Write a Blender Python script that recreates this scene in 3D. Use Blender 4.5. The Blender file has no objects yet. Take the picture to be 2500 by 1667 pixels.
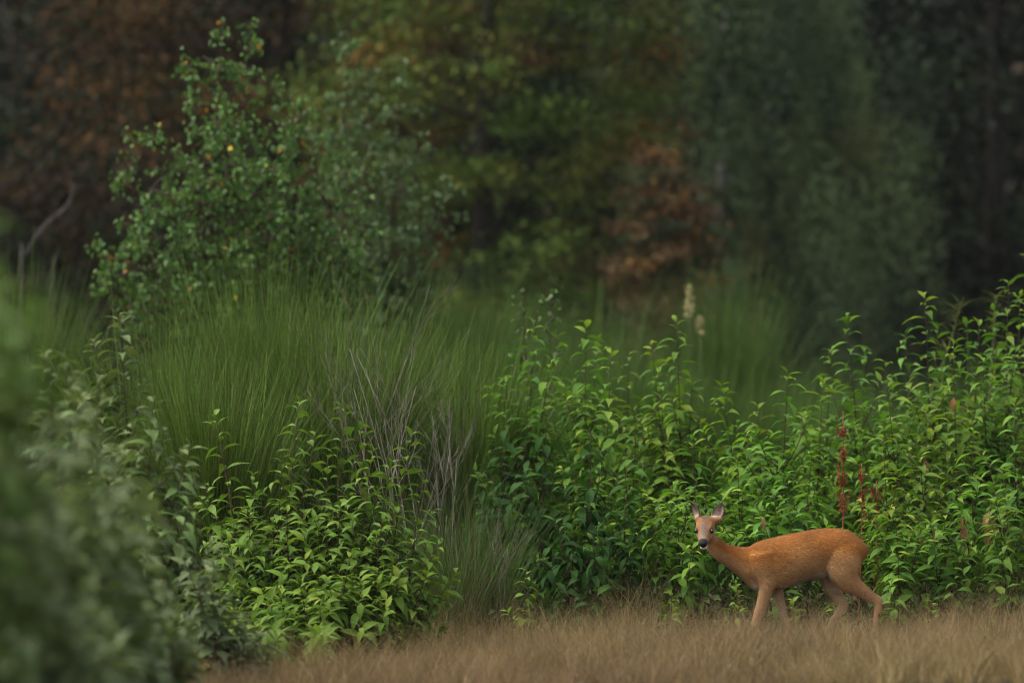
import bpy, bmesh, math, random
import numpy as np
from mathutils import Vector, Matrix

random.seed(7)
RNG = np.random.default_rng(11)
S = bpy.context.scene
COL = S.collection
rad = math.radians

# ------------------------------------------------------------------ camera, sky, sun, exposure
CAM_H, FPX = 1.2, 12000.0
PITCH = math.atan((1100 - 833.5) / FPX)
cd = bpy.data.cameras.new('camera')
cam = bpy.data.objects.new('camera', cd)
COL.objects.link(cam)
cam.location = (0, 0, CAM_H)
cam.rotation_euler = (rad(90) + PITCH, 0, 0)
cd.sensor_width = 36.0
cd.lens = 36.0 * FPX / 2500.0
cd.clip_start = 0.5
cd.clip_end = 2000
cd.dof.use_dof = True
cd.dof.focus_distance = 30.2
cd.dof.aperture_fstop = 1.5
S.camera = cam

SUN_EL, SUN_AZ = 58.0, -100.0          # azimuth clockwise from +Y (the way the camera looks)
w = bpy.data.worlds.new('World')
S.world = w
w.use_nodes = True
nt = w.node_tree
sky = nt.nodes.new('ShaderNodeTexSky')
sky.sky_type = 'NISHITA'
sky.sun_disc = False
sky.sun_elevation = rad(SUN_EL)
sky.sun_rotation = rad(SUN_AZ)
sky.air_density = 1.0
sky.dust_density = 4.0
sky.ozone_density = 0.6
bg = nt.nodes['Background']
bg.inputs['Strength'].default_value = 0.15
whiten = nt.nodes.new('ShaderNodeHueSaturation')      # a thin cloud sheet: the sky's blue is mostly veiled
whiten.inputs['Saturation'].default_value = 0.12
nt.links.new(sky.outputs[0], whiten.inputs['Color'])
nt.links.new(whiten.outputs[0], bg.inputs['Color'])
sl = bpy.data.lights.new('sun', 'SUN')
sl.energy = 2.2
sl.angle = rad(35)
sl.color = (1.0, 0.95, 0.86)
sun = bpy.data.objects.new('sun', sl)
COL.objects.link(sun)
sd = Vector((math.sin(rad(SUN_AZ)) * math.cos(rad(SUN_EL)), math.cos(rad(SUN_AZ)) * math.cos(rad(SUN_EL)), math.sin(rad(SUN_EL))))
sun.rotation_euler = sd.to_track_quat('Z', 'Y').to_euler()
sun.location = (0, 0, 40)
S.view_settings.view_transform = 'Standard'
S.view_settings.look = 'None'
S.view_settings.gamma = 1
S.view_settings.use_curve_mapping = False
S.view_settings.exposure = 0.86
S.render.engine = 'CYCLES'
S.cycles.pixel_filter_type = 'BLACKMAN_HARRIS'
S.cycles.filter_width = 1.15
S.cycles.max_bounces = 6
S.cycles.diffuse_bounces = 3
S.cycles.glossy_bounces = 2
S.cycles.transmission_bounces = 4
S.cycles.caustics_reflective = False
S.cycles.caustics_refractive = False


# ------------------------------------------------------------------ helpers
def P(px, py, d):
    """The place at depth d (metres in front of the camera) that the photograph shows at (px, py)."""
    u, v = (px - 1250) / FPX, -(py - 833.5) / FPX
    y = math.cos(PITCH) - v * math.sin(PITCH)
    z = math.sin(PITCH) + v * math.cos(PITCH)
    return Vector((u / y * d, d, CAM_H + z / y * d))


def nrm(a):
    return a / np.maximum(np.linalg.norm(a, axis=-1, keepdims=True), 1e-9)


def unit_rand(n):
    return nrm(RNG.normal(size=(n, 3)))


class Buf:
    def __init__(self):
        self.v, self.f, self.n, self.c = [], [], 0, []

    def add(self, v, f, col=None):
        v = np.asarray(v, float).reshape(-1, 3)
        self.v.append(v)
        self.f.append(np.asarray(f, np.int64) + self.n)
        self.n += len(v)
        if col is not None:
            self.c.append(np.broadcast_to(np.asarray(col, float), (len(v), 3)))

    def mesh(self, name, mat, smooth=True):
        v = np.concatenate(self.v)
        me = bpy.data.meshes.new(name)
        me.vertices.add(len(v))
        me.vertices.foreach_set('co', v.ravel().astype(np.float32))
        loops = np.concatenate([f.ravel() for f in self.f])
        tot = np.concatenate([np.full(len(f), f.shape[1]) for f in self.f])
        start = np.concatenate([[0], np.cumsum(tot)[:-1]])
        me.loops.add(len(loops))
        me.loops.foreach_set('vertex_index', loops.astype(np.int32))
        me.polygons.add(len(tot))
        me.polygons.foreach_set('loop_start', start.astype(np.int32))
        me.polygons.foreach_set('loop_total', tot.astype(np.int32))
        me.update(calc_edges=True)
        if smooth:
            me.polygons.foreach_set('use_smooth', np.ones(len(tot), bool))
        if self.c:
            c = np.concatenate(self.c)
            at = me.attributes.new('col', 'FLOAT_COLOR', 'POINT')
            at.data.foreach_set('color', np.concatenate([c, np.ones((len(c), 1))], 1).ravel().astype(np.float32))
        me.materials.append(mat)
        return me

    def obj(self, name, mat, parent=None, smooth=True):
        return link(name, self.mesh(name, mat, smooth), parent)


def link(name, data, parent=None, loc=None):
    o = bpy.data.objects.new(name, data)
    COL.objects.link(o)
    if parent is not None:
        o.parent = parent
    if loc is not None:
        o.location = loc
    return o


def thing(name, label, cat, loc, group=None):
    o = link(name, None, None, loc)
    o.empty_display_size = 0.1
    return tag(o, label, cat, group)


def tag(o, label=None, cat=None, group=None, kind=None):
    for k, v in (('label', label), ('category', cat), ('group', group), ('kind', kind)):
        if v:
            o[k] = v
    return o


def tube(path, radii, sides=5, flat=None, cap=True):
    """Closed tube along path; flat = a second radius per point across the plane of bending (for ellipses)."""
    p = np.asarray(path, float)
    n = len(p)
    t = nrm(np.gradient(p, axis=0))
    ref = np.array([0, 1.0, 0]) if abs(t[:, 1]).mean() < 0.8 else np.array([1.0, 0, 0])
    b = nrm(ref - (t @ ref)[:, None] * t)
    a = np.cross(b, t)
    r = np.broadcast_to(np.asarray(radii, float), (n,))
    rb = r if flat is None else np.asarray(flat, float)
    th = np.arange(sides) / sides * 2 * math.pi
    v = p[:, None] + a[:, None] * (np.cos(th)[None, :, None] * r[:, None, None]) + b[:, None] * (np.sin(th)[None, :, None] * rb[:, None, None])
    v = v.reshape(-1, 3)
    i = np.arange(n - 1)[:, None] * sides
    j = np.arange(sides)[None]
    k = (j + 1) % sides
    q = np.stack([i + j, i + k, i + sides + k, i + sides + j], -1).reshape(-1, 4)
    if not cap:
        return v, q, None
    v = np.concatenate([v, p[:1], p[-1:]])
    c0, c1 = len(v) - 2, len(v) - 1
    jj, kk = np.arange(sides), (np.arange(sides) + 1) % sides
    e = (n - 1) * sides
    tr = np.concatenate([np.stack([kk, jj, np.full(sides, c0)], -1), np.stack([e + jj, e + kk, np.full(sides, c1)], -1)])
    return v, q, tr


def add_tube(buf, path, radii, sides=5, flat=None, col=None):
    v, q, tr = tube(path, radii, sides, flat)
    n0 = buf.n
    buf.add(v, q, col)
    buf.f.append(tr + n0)


def curve_pts(pts, n):
    """Catmull-Rom through pts."""
    p = np.asarray([tuple(q) for q in pts], float)
    p = np.concatenate([2 * p[:1] - p[1:2], p, 2 * p[-1:] - p[-2:-1]])
    out = []
    m = len(p) - 3
    for s in np.linspace(0, m - 1e-6, n):
        i = int(s)
        t = s - i
        a, b, c, d = p[i:i + 4]
        out.append(0.5 * (2 * b + (c - a) * t + (2 * a - 5 * b + 4 * c - d) * t * t + (3 * b - a - 3 * c + d) * t ** 3))
    return np.array(out)


def frames(X, U):
    X = nrm(X)
    Z = nrm(U - (U * X).sum(-1, keepdims=True) * X)
    return np.stack([X, np.cross(Z, X), Z], -1)          # columns are the axes


def stamp(buf, tv, tf, pos, R, scale, col=None):
    n, m = len(pos), len(tv)
    v = np.einsum('nij,mj->nmi', R, tv) * np.asarray(scale).reshape(-1, 1, 1) + pos[:, None]
    f = tf[None] + (np.arange(n) * m)[:, None, None]
    c = None if col is None else np.repeat(col, m, 0)
    buf.add(v, f.reshape(-1, tf.shape[1]), c)


def ribbons(buf, p0, d, L, sag, width, seg, col, side=None, taper=0.15):
    """Thin blades from p0 along d, bent by the vector sag at the tip."""
    n = len(p0)
    t = np.linspace(0, 1, seg + 1)[None, :, None]
    c = p0[:, None] + d[:, None] * (L[:, None, None] * t) + sag[:, None] * t ** 2
    if side is None:
        a = RNG.uniform(0, 2 * math.pi, n)
        side = np.stack([np.cos(a), np.sin(a), np.zeros(n)], -1)
    wd = (width[:, None, None] * (1 - (1 - taper) * t)) * 0.5
    v = np.stack([c - side[:, None] * wd, c + side[:, None] * wd], 2).reshape(n, -1, 3)
    k = np.arange(seg)
    q = np.stack([2 * k, 2 * k + 1, 2 * k + 3, 2 * k + 2], -1)
    f = q[None] + (np.arange(n) * (2 * seg + 2))[:, None, None]
    buf.add(v, f.reshape(-1, 4), np.repeat(col, 2 * seg + 2, 0))
    return c


def leaf_template(prof, bend, fold=0.25, petiole=0.12, lift=20, wave=0.0):
    """Leaf of length 1 along +X, normal +Z, folded along its midrib and arching down. prof = half widths."""
    k = len(prof)
    s = 1.0 / (k - 1)
    pts, ang = [(0.0, 0.0)], rad(lift)
    pts.append((petiole * math.cos(ang), petiole * math.sin(ang)))
    for i in range(k - 1):
        ang -= rad(bend) / (k - 1)
        x, z = pts[-1]
        pts.append((x + s * (1 - petiole) * math.cos(ang), z + s * (1 - petiole) * math.sin(ang)))
    V = []
    for i, (x, z) in enumerate(pts):
        wd = 0.012 if i == 0 else max(prof[i - 1], 0.004)
        up = wd * fold + (wave * math.sin(i * 2.1) if 1 < i < k else 0)
        V += [(x, wd, z + up), (x, 0, z), (x, -wd, z + wd * fold - (wave * math.sin(i * 2.1) if 1 < i < k else 0))]
    F = []
    for i in range(len(pts) - 1):
        a = 3 * i
        F += [(a + 1, a + 4, a + 3, a), (a + 2, a + 5, a + 4, a + 1)]
    return np.array(V), np.array(F)


# ------------------------------------------------------------------ materials
def new_mat(name):
    m = bpy.data.materials.new(name)
    m.use_nodes = True
    n = m.node_tree.nodes
    n.clear()
    out = n.new('ShaderNodeOutputMaterial')
    return m, m.node_tree, out


def leaf_mat(name, stops=None, rough=0.66, spec=0.13, trans=0.36, use_col=False, bright=1.0, tcol=(1.15, 1.25, 0.55), back=0.12):
    m, t, out = new_mat(name)
    N, Lk = t.nodes.new, t.links.new
    if use_col:
        a = N('ShaderNodeAttribute')
        a.attribute_name = 'col'
        colour = a.outputs['Color']
    else:
        oi = N('ShaderNodeObjectInfo')
        r = N('ShaderNodeValToRGB')
        e = r.color_ramp.elements
        while len(e) < len(stops):
            e.new(0.5)
        for i, (p, c) in enumerate(stops):
            e[i].position = p
            e[i].color = (*c, 1)
        Lk(oi.outputs['Random'], r.inputs[0])
        mu = N('ShaderNodeMix')
        mu.data_type = 'RGBA'
        mu.blend_type = 'MULTIPLY'
        mu.inputs[0].default_value = 1
        Lk(r.outputs[0], mu.inputs[6])
        Lk(oi.outputs['Color'], mu.inputs[7])
        colour = mu.outputs[2]
    tc = N('ShaderNodeTexCoord')
    no = N('ShaderNodeTexNoise')
    no.inputs['Scale'].default_value = 45.0
    no.inputs['Detail'].default_value = 3
    Lk(tc.outputs['Object'], no.inputs['Vector'])
    mr = N('ShaderNodeMapRange')
    mr.inputs[1].default_value, mr.inputs[2].default_value = 0.3, 0.7
    mr.inputs[3].default_value, mr.inputs[4].default_value = 0.80 * bright, 1.18 * bright
    Lk(no.outputs[0], mr.inputs[0])
    hv = N('ShaderNodeHueSaturation')
    Lk(mr.outputs[0], hv.inputs['Value'])
    Lk(colour, hv.inputs['Color'])
    geo = N('ShaderNodeNewGeometry')
    bk = N('ShaderNodeMix')
    bk.data_type = 'RGBA'
    mb = N('ShaderNodeMath')
    mb.operation = 'MULTIPLY'
    mb.inputs[1].default_value = back
    Lk(geo.outputs['Backfacing'], mb.inputs[0])
    Lk(mb.outputs[0], bk.inputs[0])
    Lk(hv.outputs[0], bk.inputs[6])
    bk.inputs[7].default_value = (0.13, 0.17, 0.11, 1)
    p = N('ShaderNodeBsdfPrincipled')
    p.inputs['Roughness'].default_value = rough
    p.inputs['Specular IOR Level'].default_value = spec
    Lk(bk.outputs[2], p.inputs['Base Color'])
    tr = N('ShaderNodeBsdfTranslucent')
    tm = N('ShaderNodeMix')
    tm.data_type = 'RGBA'
    tm.blend_type = 'MULTIPLY'
    tm.inputs[0].default_value = 1
    tm.inputs[7].default_value = (*tcol, 1)
    Lk(hv.outputs[0], tm.inputs[6])
    Lk(tm.outputs[2], tr.inputs['Color'])
    mx = N('ShaderNodeMixShader')
    mx.inputs[0].default_value = trans
    Lk(p.outputs[0], mx.inputs[1])
    Lk(tr.outputs[0], mx.inputs[2])
    Lk(mx.outputs[0], out.inputs[0])
    return m


def solid_mat(name, c1, c2, scale=20.0, rough=0.8, spec=0.2, bump=0.3, stretch=(1, 1, 1)):
    m, t, out = new_mat(name)
    N, Lk = t.nodes.new, t.links.new
    tc = N('ShaderNodeTexCoord')
    mp = N('ShaderNodeMapping')
    mp.inputs['Scale'].default_value = stretch
    Lk(tc.outputs['Object'], mp.inputs[0])
    no = N('ShaderNodeTexNoise')
    no.inputs['Scale'].default_value = scale
    no.inputs['Detail'].default_value = 5
    Lk(mp.outputs[0], no.inputs['Vector'])
    r = N('ShaderNodeValToRGB')
    r.color_ramp.elements[0].position, r.color_ramp.elements[1].position = 0.35, 0.65
    r.color_ramp.elements[0].color = (*c1, 1)
    r.color_ramp.elements[1].color = (*c2, 1)
    Lk(no.outputs[0], r.inputs[0])
    p = N('ShaderNodeBsdfPrincipled')
    p.inputs['Roughness'].default_value = rough
    p.inputs['Specular IOR Level'].default_value = spec
    Lk(r.outputs[0], p.inputs['Base Color'])
    if bump:
        bp = N('ShaderNodeBump')
        bp.inputs['Strength'].default_value = bump
        bp.inputs['Distance'].default_value = 0.01
        Lk(no.outputs[0], bp.inputs['Height'])
        Lk(bp.outputs[0], p.inputs['Normal'])
    Lk(p.outputs[0], out.inputs[0])
    return m


M = {}
M['cherry'] = leaf_mat('cherry_leaf', [(0.0, (0.050, 0.120, 0.018)), (0.45, (0.075, 0.160, 0.021)), (0.8, (0.105, 0.200, 0.026)), (1.0, (0.150, 0.225, 0.034))])
M['yellowish'] = leaf_mat('yellow_green_leaf', [(0.0, (0.075, 0.15, 0.022)), (0.5, (0.105, 0.190, 0.027)), (1.0, (0.155, 0.23, 0.038))])
M['grey_leaf'] = leaf_mat('grey_green_leaf', [(0.0, (0.070, 0.130, 0.034)), (0.6, (0.10, 0.165, 0.044)), (1.0, (0.135, 0.195, 0.062))], spec=0.3, rough=0.5, trans=0.25)
M['birch_leaf'] = leaf_mat('birch_leaf', [(0.0, (0.058, 0.122, 0.032)), (0.6, (0.078, 0.152, 0.038)), (1.0, (0.11, 0.18, 0.044))], trans=0.3)
M['dead_leaf'] = leaf_mat('withered_leaf', [(0.0, (0.20, 0.085, 0.05)), (1.0, (0.27, 0.13, 0.07))], trans=0.2)
M['foliage'] = leaf_mat('foliage', use_col=True, trans=0.28, rough=0.55)
M['far_foliage'] = leaf_mat('far_foliage', use_col=True, trans=0.12, rough=0.7, spec=0.15, back=0.0)
M['broom'] = leaf_mat('broom_stems', use_col=True, trans=0.1, rough=0.6, spec=0.2, back=0.0)
M['dry_grass'] = leaf_mat('dry_grass', use_col=True, trans=0.25, rough=0.65, spec=0.2, back=0.0, tcol=(1.0, 0.9, 0.7))
M['stem'] = solid_mat('reddish_stem', (0.032, 0.018, 0.014), (0.075, 0.034, 0.024), 30, 0.6)
M['green_stem'] = solid_mat('green_stem', (0.06, 0.085, 0.03), (0.09, 0.11, 0.04), 30, 0.6)
M['bark'] = solid_mat('dark_bark', (0.014, 0.012, 0.010), (0.034, 0.028, 0.023), 8, 0.9, 0.1, 0.6, (1, 1, 0.3))
M['birch_bark'] = solid_mat('birch_bark', (0.06, 0.055, 0.05), (0.26, 0.255, 0.25), 3.5, 0.7, 0.2, 0.4, (1, 1, 2.2))
M['twig'] = solid_mat('grey_twig', (0.10, 0.088, 0.074), (0.24, 0.21, 0.175), 25, 0.85, 0.1)
M['old_wood'] = solid_mat('old_wood', (0.045, 0.04, 0.038), (0.10, 0.09, 0.085), 12, 0.9, 0.1)
M['dock'] = solid_mat('rusty_seed', (0.15, 0.048, 0.022), (0.26, 0.088, 0.036), 60, 0.8, 0.1)
M['mullein'] = solid_mat('pale_yellow_flower', (0.32, 0.28, 0.12), (0.44, 0.40, 0.20), 60, 0.8, 0.1)


def ground_material():
    m, t, out = new_mat('soil')
    N, Lk = t.nodes.new, t.links.new
    tc = N('ShaderNodeTexCoord')
    a = N('ShaderNodeTexNoise')
    a.inputs['Scale'].default_value = 0.8
    a.inputs['Detail'].default_value = 8
    b = N('ShaderNodeTexNoise')
    b.inputs['Scale'].default_value = 40
    b.inputs['Detail'].default_value = 6
    Lk(tc.outputs['Object'], a.inputs[0])
    Lk(tc.outputs['Object'], b.inputs[0])
    r = N('ShaderNodeValToRGB')
    e = r.color_ramp.elements
    e[0].position, e[0].color = 0.35, (0.022, 0.018, 0.012, 1)
    e[1].position, e[1].color = 0.7, (0.065, 0.048, 0.030, 1)
    mx = N('ShaderNodeMath')
    mx.operation = 'ADD'
    h = N('ShaderNodeMath')
    h.operation = 'MULTIPLY_ADD'
    h.inputs[1].default_value = 0.5
    h.inputs[2].default_value = -0.25
    Lk(b.outputs[0], h.inputs[0])
    Lk(a.outputs[0], mx.inputs[0])
    Lk(h.outputs[0], mx.inputs[1])
    Lk(mx.outputs[0], r.inputs[0])
    p = N('ShaderNodeBsdfPrincipled')
    p.inputs['Roughness'].default_value = 0.95
    p.inputs['Specular IOR Level'].default_value = 0.1
    Lk(r.outputs[0], p.inputs['Base Color'])
    bp = N('ShaderNodeBump')
    bp.inputs['Distance'].default_value = 0.03
    Lk(b.outputs[0], bp.inputs['Height'])
    Lk(bp.outputs[0], p.inputs['Normal'])
    Lk(p.outputs[0], out.inputs[0])
    return m


M['soil'] = ground_material()


# ------------------------------------------------------------------ ground, and an added hill
def ground_z(x, y):
    x, y = np.asarray(x, float), np.asarray(y, float)
    z = 0.025 * np.sin(x * 1.3 + 0.4) * np.cos(y * 0.9) + 0.02 * np.sin(x * 2.9 - y * 1.7)
    z = z - 0.13 * np.clip((0.7 - x) / 2.0, 0, 1) * np.clip((32 - y) / 1.5, 0, 1) * np.clip((y - 20) / 4, 0, 1)
    z = z + 0.13 * np.clip((y - 30.35) / 0.9, 0, 1) * np.clip((x + 0.5) / 1.6, 0, 1) + 0.10 * np.exp(-((x - 0.75) / 0.55) ** 2 - ((y - 30.5) / 0.45) ** 2) + 0.06 * np.exp(-((x - 2.75) / 0.5) ** 2 - ((y - 30.2) / 0.5) ** 2)
    calm = np.exp(-(((x - 1.7) / 1.2) ** 2 + ((y - 30) / 0.8) ** 2))
    return z * (1 - calm) * np.clip((90 - y) / 40, 0, 1)


xs = np.concatenate([[-400, -150, -60, -25], np.linspace(-12, 12, 97), [25, 60, 150, 400]])
ys = np.concatenate([[-200, -60, -15], np.linspace(2, 82, 201), [100, 150, 250, 400, 700]])
gx, gy = np.meshgrid(xs, ys)
gb = Buf()
nx = len(xs)
i, j = np.meshgrid(np.arange(len(ys) - 1), np.arange(nx - 1), indexing='ij')
gb.add(np.stack([gx, gy, ground_z(gx, gy)], -1), np.stack([i * nx + j, i * nx + j + 1, (i + 1) * nx + j + 1, (i + 1) * nx + j], -1).reshape(-1, 4))
tag(gb.obj('ground', M['soil']), 'bare soil and litter of the clearing under grass and shrubs', 'ground', kind='structure')

xs = np.linspace(-120, 120, 61)
ys = np.linspace(92, 190, 30)
gx, gy = np.meshgrid(xs, ys)
hz = -0.3 + 22 * np.clip((gy - 92) / 26, 0, 1) ** 1.3 + 1.2 * np.sin(gx * 0.13) * np.clip((gy - 95) / 20, 0, 1)  # slope added to keep bright sky from showing through the trees
hb = Buf()
nx = len(xs)
i, j = np.meshgrid(np.arange(len(ys) - 1), np.arange(nx - 1), indexing='ij')
hb.add(np.stack([gx, gy, hz], -1), np.stack([i * nx + j, i * nx + j + 1, (i + 1) * nx + j + 1, (i + 1) * nx + j], -1).reshape(-1, 4))
tag(hb.obj('sky_block_slope', M['soil']), 'added slope behind the dark forest that blocks the bright sky', 'sky_block_slope', kind='structure')


# ------------------------------------------------------------------ forest trees
RHOMB = np.array([(0, 0, 0), (0.5, 0.30, 0.06), (1, 0, -0.06), (0.5, -0.30, 0.06)])
RHOMB_F = np.array([(0, 1, 2), (0, 2, 3)])
SIMPLE_V = np.array([(0, 0, 0), (0.30, 0.36, 0.07), (0.45, 0, -0.02), (0.30, -0.36, 0.07), (1.0, 0, -0.10)])
SIMPLE_F = np.array([(0, 2, 1), (0, 3, 2), (1, 2, 4), (3, 4, 2)])
OVATE_V, OVATE_F = leaf_template([0.10, 0.36, 0.40, 0.22, 0.0], 35, 0.2, 0.15)
LANCE_V, LANCE_F = leaf_template([0.05, 0.17, 0.20, 0.15, 0.06, 0.0], 75, 0.35, 0.10, 28)


def palette(n, cols, weights, spread=0.2):
    cols = np.array(cols)
    k = RNG.choice(len(cols), n, p=np.array(weights) / sum(weights))
    return cols[k] * RNG.uniform(1 - spread, 1 + spread, (n, 1))


def crown_leaves(buf, clumps, radius, per, size, ccol, flat=0.42, spread=0.14, droop=0.3):
    """Leafy clumps: each clump is a flattened cloud of small folded leaves in the clump's own colour."""
    n = len(clumps) * per
    c = np.repeat(clumps, per, 0)
    r = np.repeat(radius, per)[:, None]
    off = RNG.normal(size=(n, 3)) * r * 0.5 * np.array([1, 1, flat])
    pos = c + off
    X = nrm(off + RNG.normal(size=(n, 3)) * r * 0.5 + np.array([0, 0, -droop]) * r)
    U = np.array([0, 0, 1.0]) + RNG.normal(size=(n, 3)) * 0.5
    col = np.repeat(ccol, per, 0) * RNG.uniform(1 - spread, 1 + spread, (n, 1))
    stamp(buf, RHOMB, RHOMB_F, pos, frames(X, U), size * RNG.uniform(0.6, 1.3, n), col)


def trunk_and_limbs(root, h, r0, nl, reach, low, mat, lean=(0, 0), twist=0.3, seed=0):
    rg = random.Random(seed)
    pts = [(0, 0, -0.2)] + [(lean[0] * f + rg.uniform(-1, 1) * twist * r0 * 2, lean[1] * f + rg.uniform(-1, 1) * twist * r0 * 2, h * f) for f in (0.25, 0.5, 0.75, 1)]
    path = curve_pts(pts, 14)
    b = Buf()
    add_tube(b, path, np.linspace(r0, r0 * 0.2, 14), 9)
    b.obj('trunk', mat, root)
    for k in range(nl):
        f = low + (0.95 - low) * (k + rg.random()) / nl
        i = int(f * 13)
        s = path[i]
        az = k * 2.4 + rg.uniform(-.4, .4)
        ln = reach * (1.1 - 0.7 * f) * rg.uniform(.7, 1.1)
        e = s + np.array([math.cos(az) * ln, math.sin(az) * ln, ln * rg.uniform(.25, .7)])
        mid = (s + e) / 2 + np.array([0, 0, -ln * 0.06])
        lb = Buf()
        add_tube(lb, curve_pts([s, mid, e], 7), np.linspace(r0 * 0.32 * (1.1 - f), 0.015, 7), 5)
        lb.obj('limb', mat, root)


def forest_tree(name, label, px, d, h, rx, zlo, cols, wts, nclump, per, size, crad, group='trees at the edge of the forest', seed=0, r0=0.16, top=None, shell=0.55, ry=None, mat='bark', fol='far_foliage', lean=(0, 0)):
    b0 = P(px, 1100, d)
    root = thing(name, label, 'tree' if 'shrub' not in name else 'shrub', (b0.x, d, 0), group)
    trunk_and_limbs(root, h * 0.9, r0, 9, rx, 0.2, M[mat], seed=seed, lean=lean)
    ry = ry or rx
    u = unit_rand(nclump) * (shell + (1 - shell) * RNG.random((nclump, 1)) ** 0.6)
    zc, rz = (h + zlo) / 2, (h - zlo) / 2
    lump = 1 + 0.22 * np.sin(u[:, :1] * 7 + seed) * np.cos(u[:, 2:] * 6 + seed * 2)
    cl = u * lump * np.array([rx, ry, rz]) + np.array([lean[0] * 0.5, lean[1] * 0.5, zc])
    b = Buf()
    crown_leaves(b, cl, crad * RNG.uniform(0.6, 1.3, nclump), per, size, palette(nclump, cols, wts))
    o = b.obj('crown', M[fol], root, smooth=False)
    o['kind'] = 'stuff'
    return root


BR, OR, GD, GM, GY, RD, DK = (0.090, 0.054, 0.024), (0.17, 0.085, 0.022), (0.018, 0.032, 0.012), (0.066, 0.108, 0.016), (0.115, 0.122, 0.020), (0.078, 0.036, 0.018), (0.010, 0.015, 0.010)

forest_tree('oak_tree', 'brown-leaved dark oak at forest edge behind the tall birch', -60, 62, 12.5, 4.2, 2.6, [BR, GD, OR, (0.035, 0.026, 0.016)], [4, 3, 1.0, 4], 400, 130, 0.10, 0.75, seed=1, r0=0.24)
forest_tree('oak_tree', 'rust brown oak canopy between dark oak and green orange tree', 700, 66, 13, 3.4, 3.6, [BR, RD, GD, OR], [5, 1.5, 2, 1.2], 320, 130, 0.10, 0.75, seed=2, r0=0.22)
forest_tree('chestnut_tree', 'broad green tree turning orange in the middle of the forest edge', 1190, 58, 10.5, 2.15, 1.3, [GM, GY, OR, GD, RD], [6, 4.5, 1.3, 1.5, 0.5], 420, 140, 0.085, 0.5, seed=3, r0=0.2)
forest_tree('rusty_shrub', 'reddish brown bushy young tree beside the pale birch trunk', 1622, 56, 4.7, 0.50, 1.6, [BR, RD, OR, GD], [6, 1.5, 0.6, 2], 120, 110, 0.07, 0.28, seed=4, r0=0.07)
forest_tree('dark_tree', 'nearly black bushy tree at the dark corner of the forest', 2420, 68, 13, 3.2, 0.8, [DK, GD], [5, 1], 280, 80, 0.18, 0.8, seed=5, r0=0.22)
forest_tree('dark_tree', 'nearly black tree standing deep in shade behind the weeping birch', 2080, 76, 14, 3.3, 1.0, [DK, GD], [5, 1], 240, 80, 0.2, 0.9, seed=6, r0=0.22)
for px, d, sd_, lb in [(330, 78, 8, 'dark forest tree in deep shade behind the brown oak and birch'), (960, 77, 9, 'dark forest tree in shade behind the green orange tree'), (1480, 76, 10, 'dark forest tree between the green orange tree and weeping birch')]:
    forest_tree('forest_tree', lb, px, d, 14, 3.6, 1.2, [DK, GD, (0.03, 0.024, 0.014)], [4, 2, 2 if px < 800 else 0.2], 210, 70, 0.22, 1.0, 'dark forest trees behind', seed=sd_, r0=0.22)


def weeping_birch():
    d = 64
    b0 = P(1725, 1100, d)
    root = thing('weeping_birch', 'weeping birch with hanging curtains of dark leaves and pale trunk', 'tree', (b0.x, d, 0), 'trees at the edge of the forest')
    trunk_and_limbs(root, 11.5, 0.13, 12, 2.3, 0.3, M['birch_bark'], lean=(0.5, 0.2), seed=21)
    nc_, each = 85, 16                                       # hanging curtains, each a bunch of strands
    a = RNG.uniform(0, 2 * math.pi, nc_)
    rr = np.sqrt(RNG.random(nc_)) * 2.0
    ctop = np.stack([0.55 + rr * np.cos(a) * 1.05, rr * np.sin(a) - 1.3, 10.8 - rr * 1.3 - RNG.random(nc_) * 6.8], -1)
    ctop[:10] = np.stack([RNG.uniform(-0.30, 0.60, 10), RNG.uniform(-2.1, -1.5, 10), RNG.uniform(7.4, 9.0, 10)], -1)   # in front of the upper trunk
    top = np.repeat(ctop, each, 0) + RNG.normal(size=(nc_ * each, 3)) * np.array([0.14, 0.14, 0.22])
    ns = len(top)
    ln = np.repeat(RNG.uniform(1.2, 3.2, nc_), each) * RNG.uniform(0.6, 1.1, ns)
    ln = np.minimum(ln, top[:, 2] - 1.4 - 0.5 * RNG.random(ns))
    ln[:10 * each] = top[:10 * each, 2] - RNG.uniform(4.8, 5.6, 10 * each)
    near_trunk = np.abs(top[:, 0] - 0.15) < 0.13
    ln = np.where(near_trunk & (top[:, 2] < 7.3), np.minimum(ln, np.maximum(top[:, 2] - 4.85, 0.05)), ln)
    ln = np.maximum(ln, 0.05)
    per = 46
    t = RNG.random((ns, per, 1))
    sway = unit_rand(ns)[:, None] * np.array([0.25, 0.25, 0])
    pos = (top[:, None] + sway * t + np.array([0, 0, -1.0]) * ln[:, None, None] * t + RNG.normal(size=(ns, per, 3)) * np.array([0.07, 0.07, 0.03])).reshape(-1, 3)
    n = len(pos)
    X = np.array([0, 0, -1.0]) + RNG.normal(size=(n, 3)) * 0.45
    cc = np.repeat(palette(nc_, [(0.062, 0.098, 0.042), (0.090, 0.130, 0.052), (0.110, 0.115, 0.040), (0.030, 0.050, 0.024)], [4, 3, 1.2, 2]), each, 0)
    b = Buf()
    stamp(b, RHOMB, RHOMB_F, pos, frames(X, unit_rand(n)), RNG.uniform(0.05, 0.09, n), np.repeat(cc, per, 0) * RNG.uniform(0.75, 1.25, (n, 1)))
    b.obj('crown', M['far_foliage'], root, smooth=False)['kind'] = 'stuff'


weeping_birch()

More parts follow.
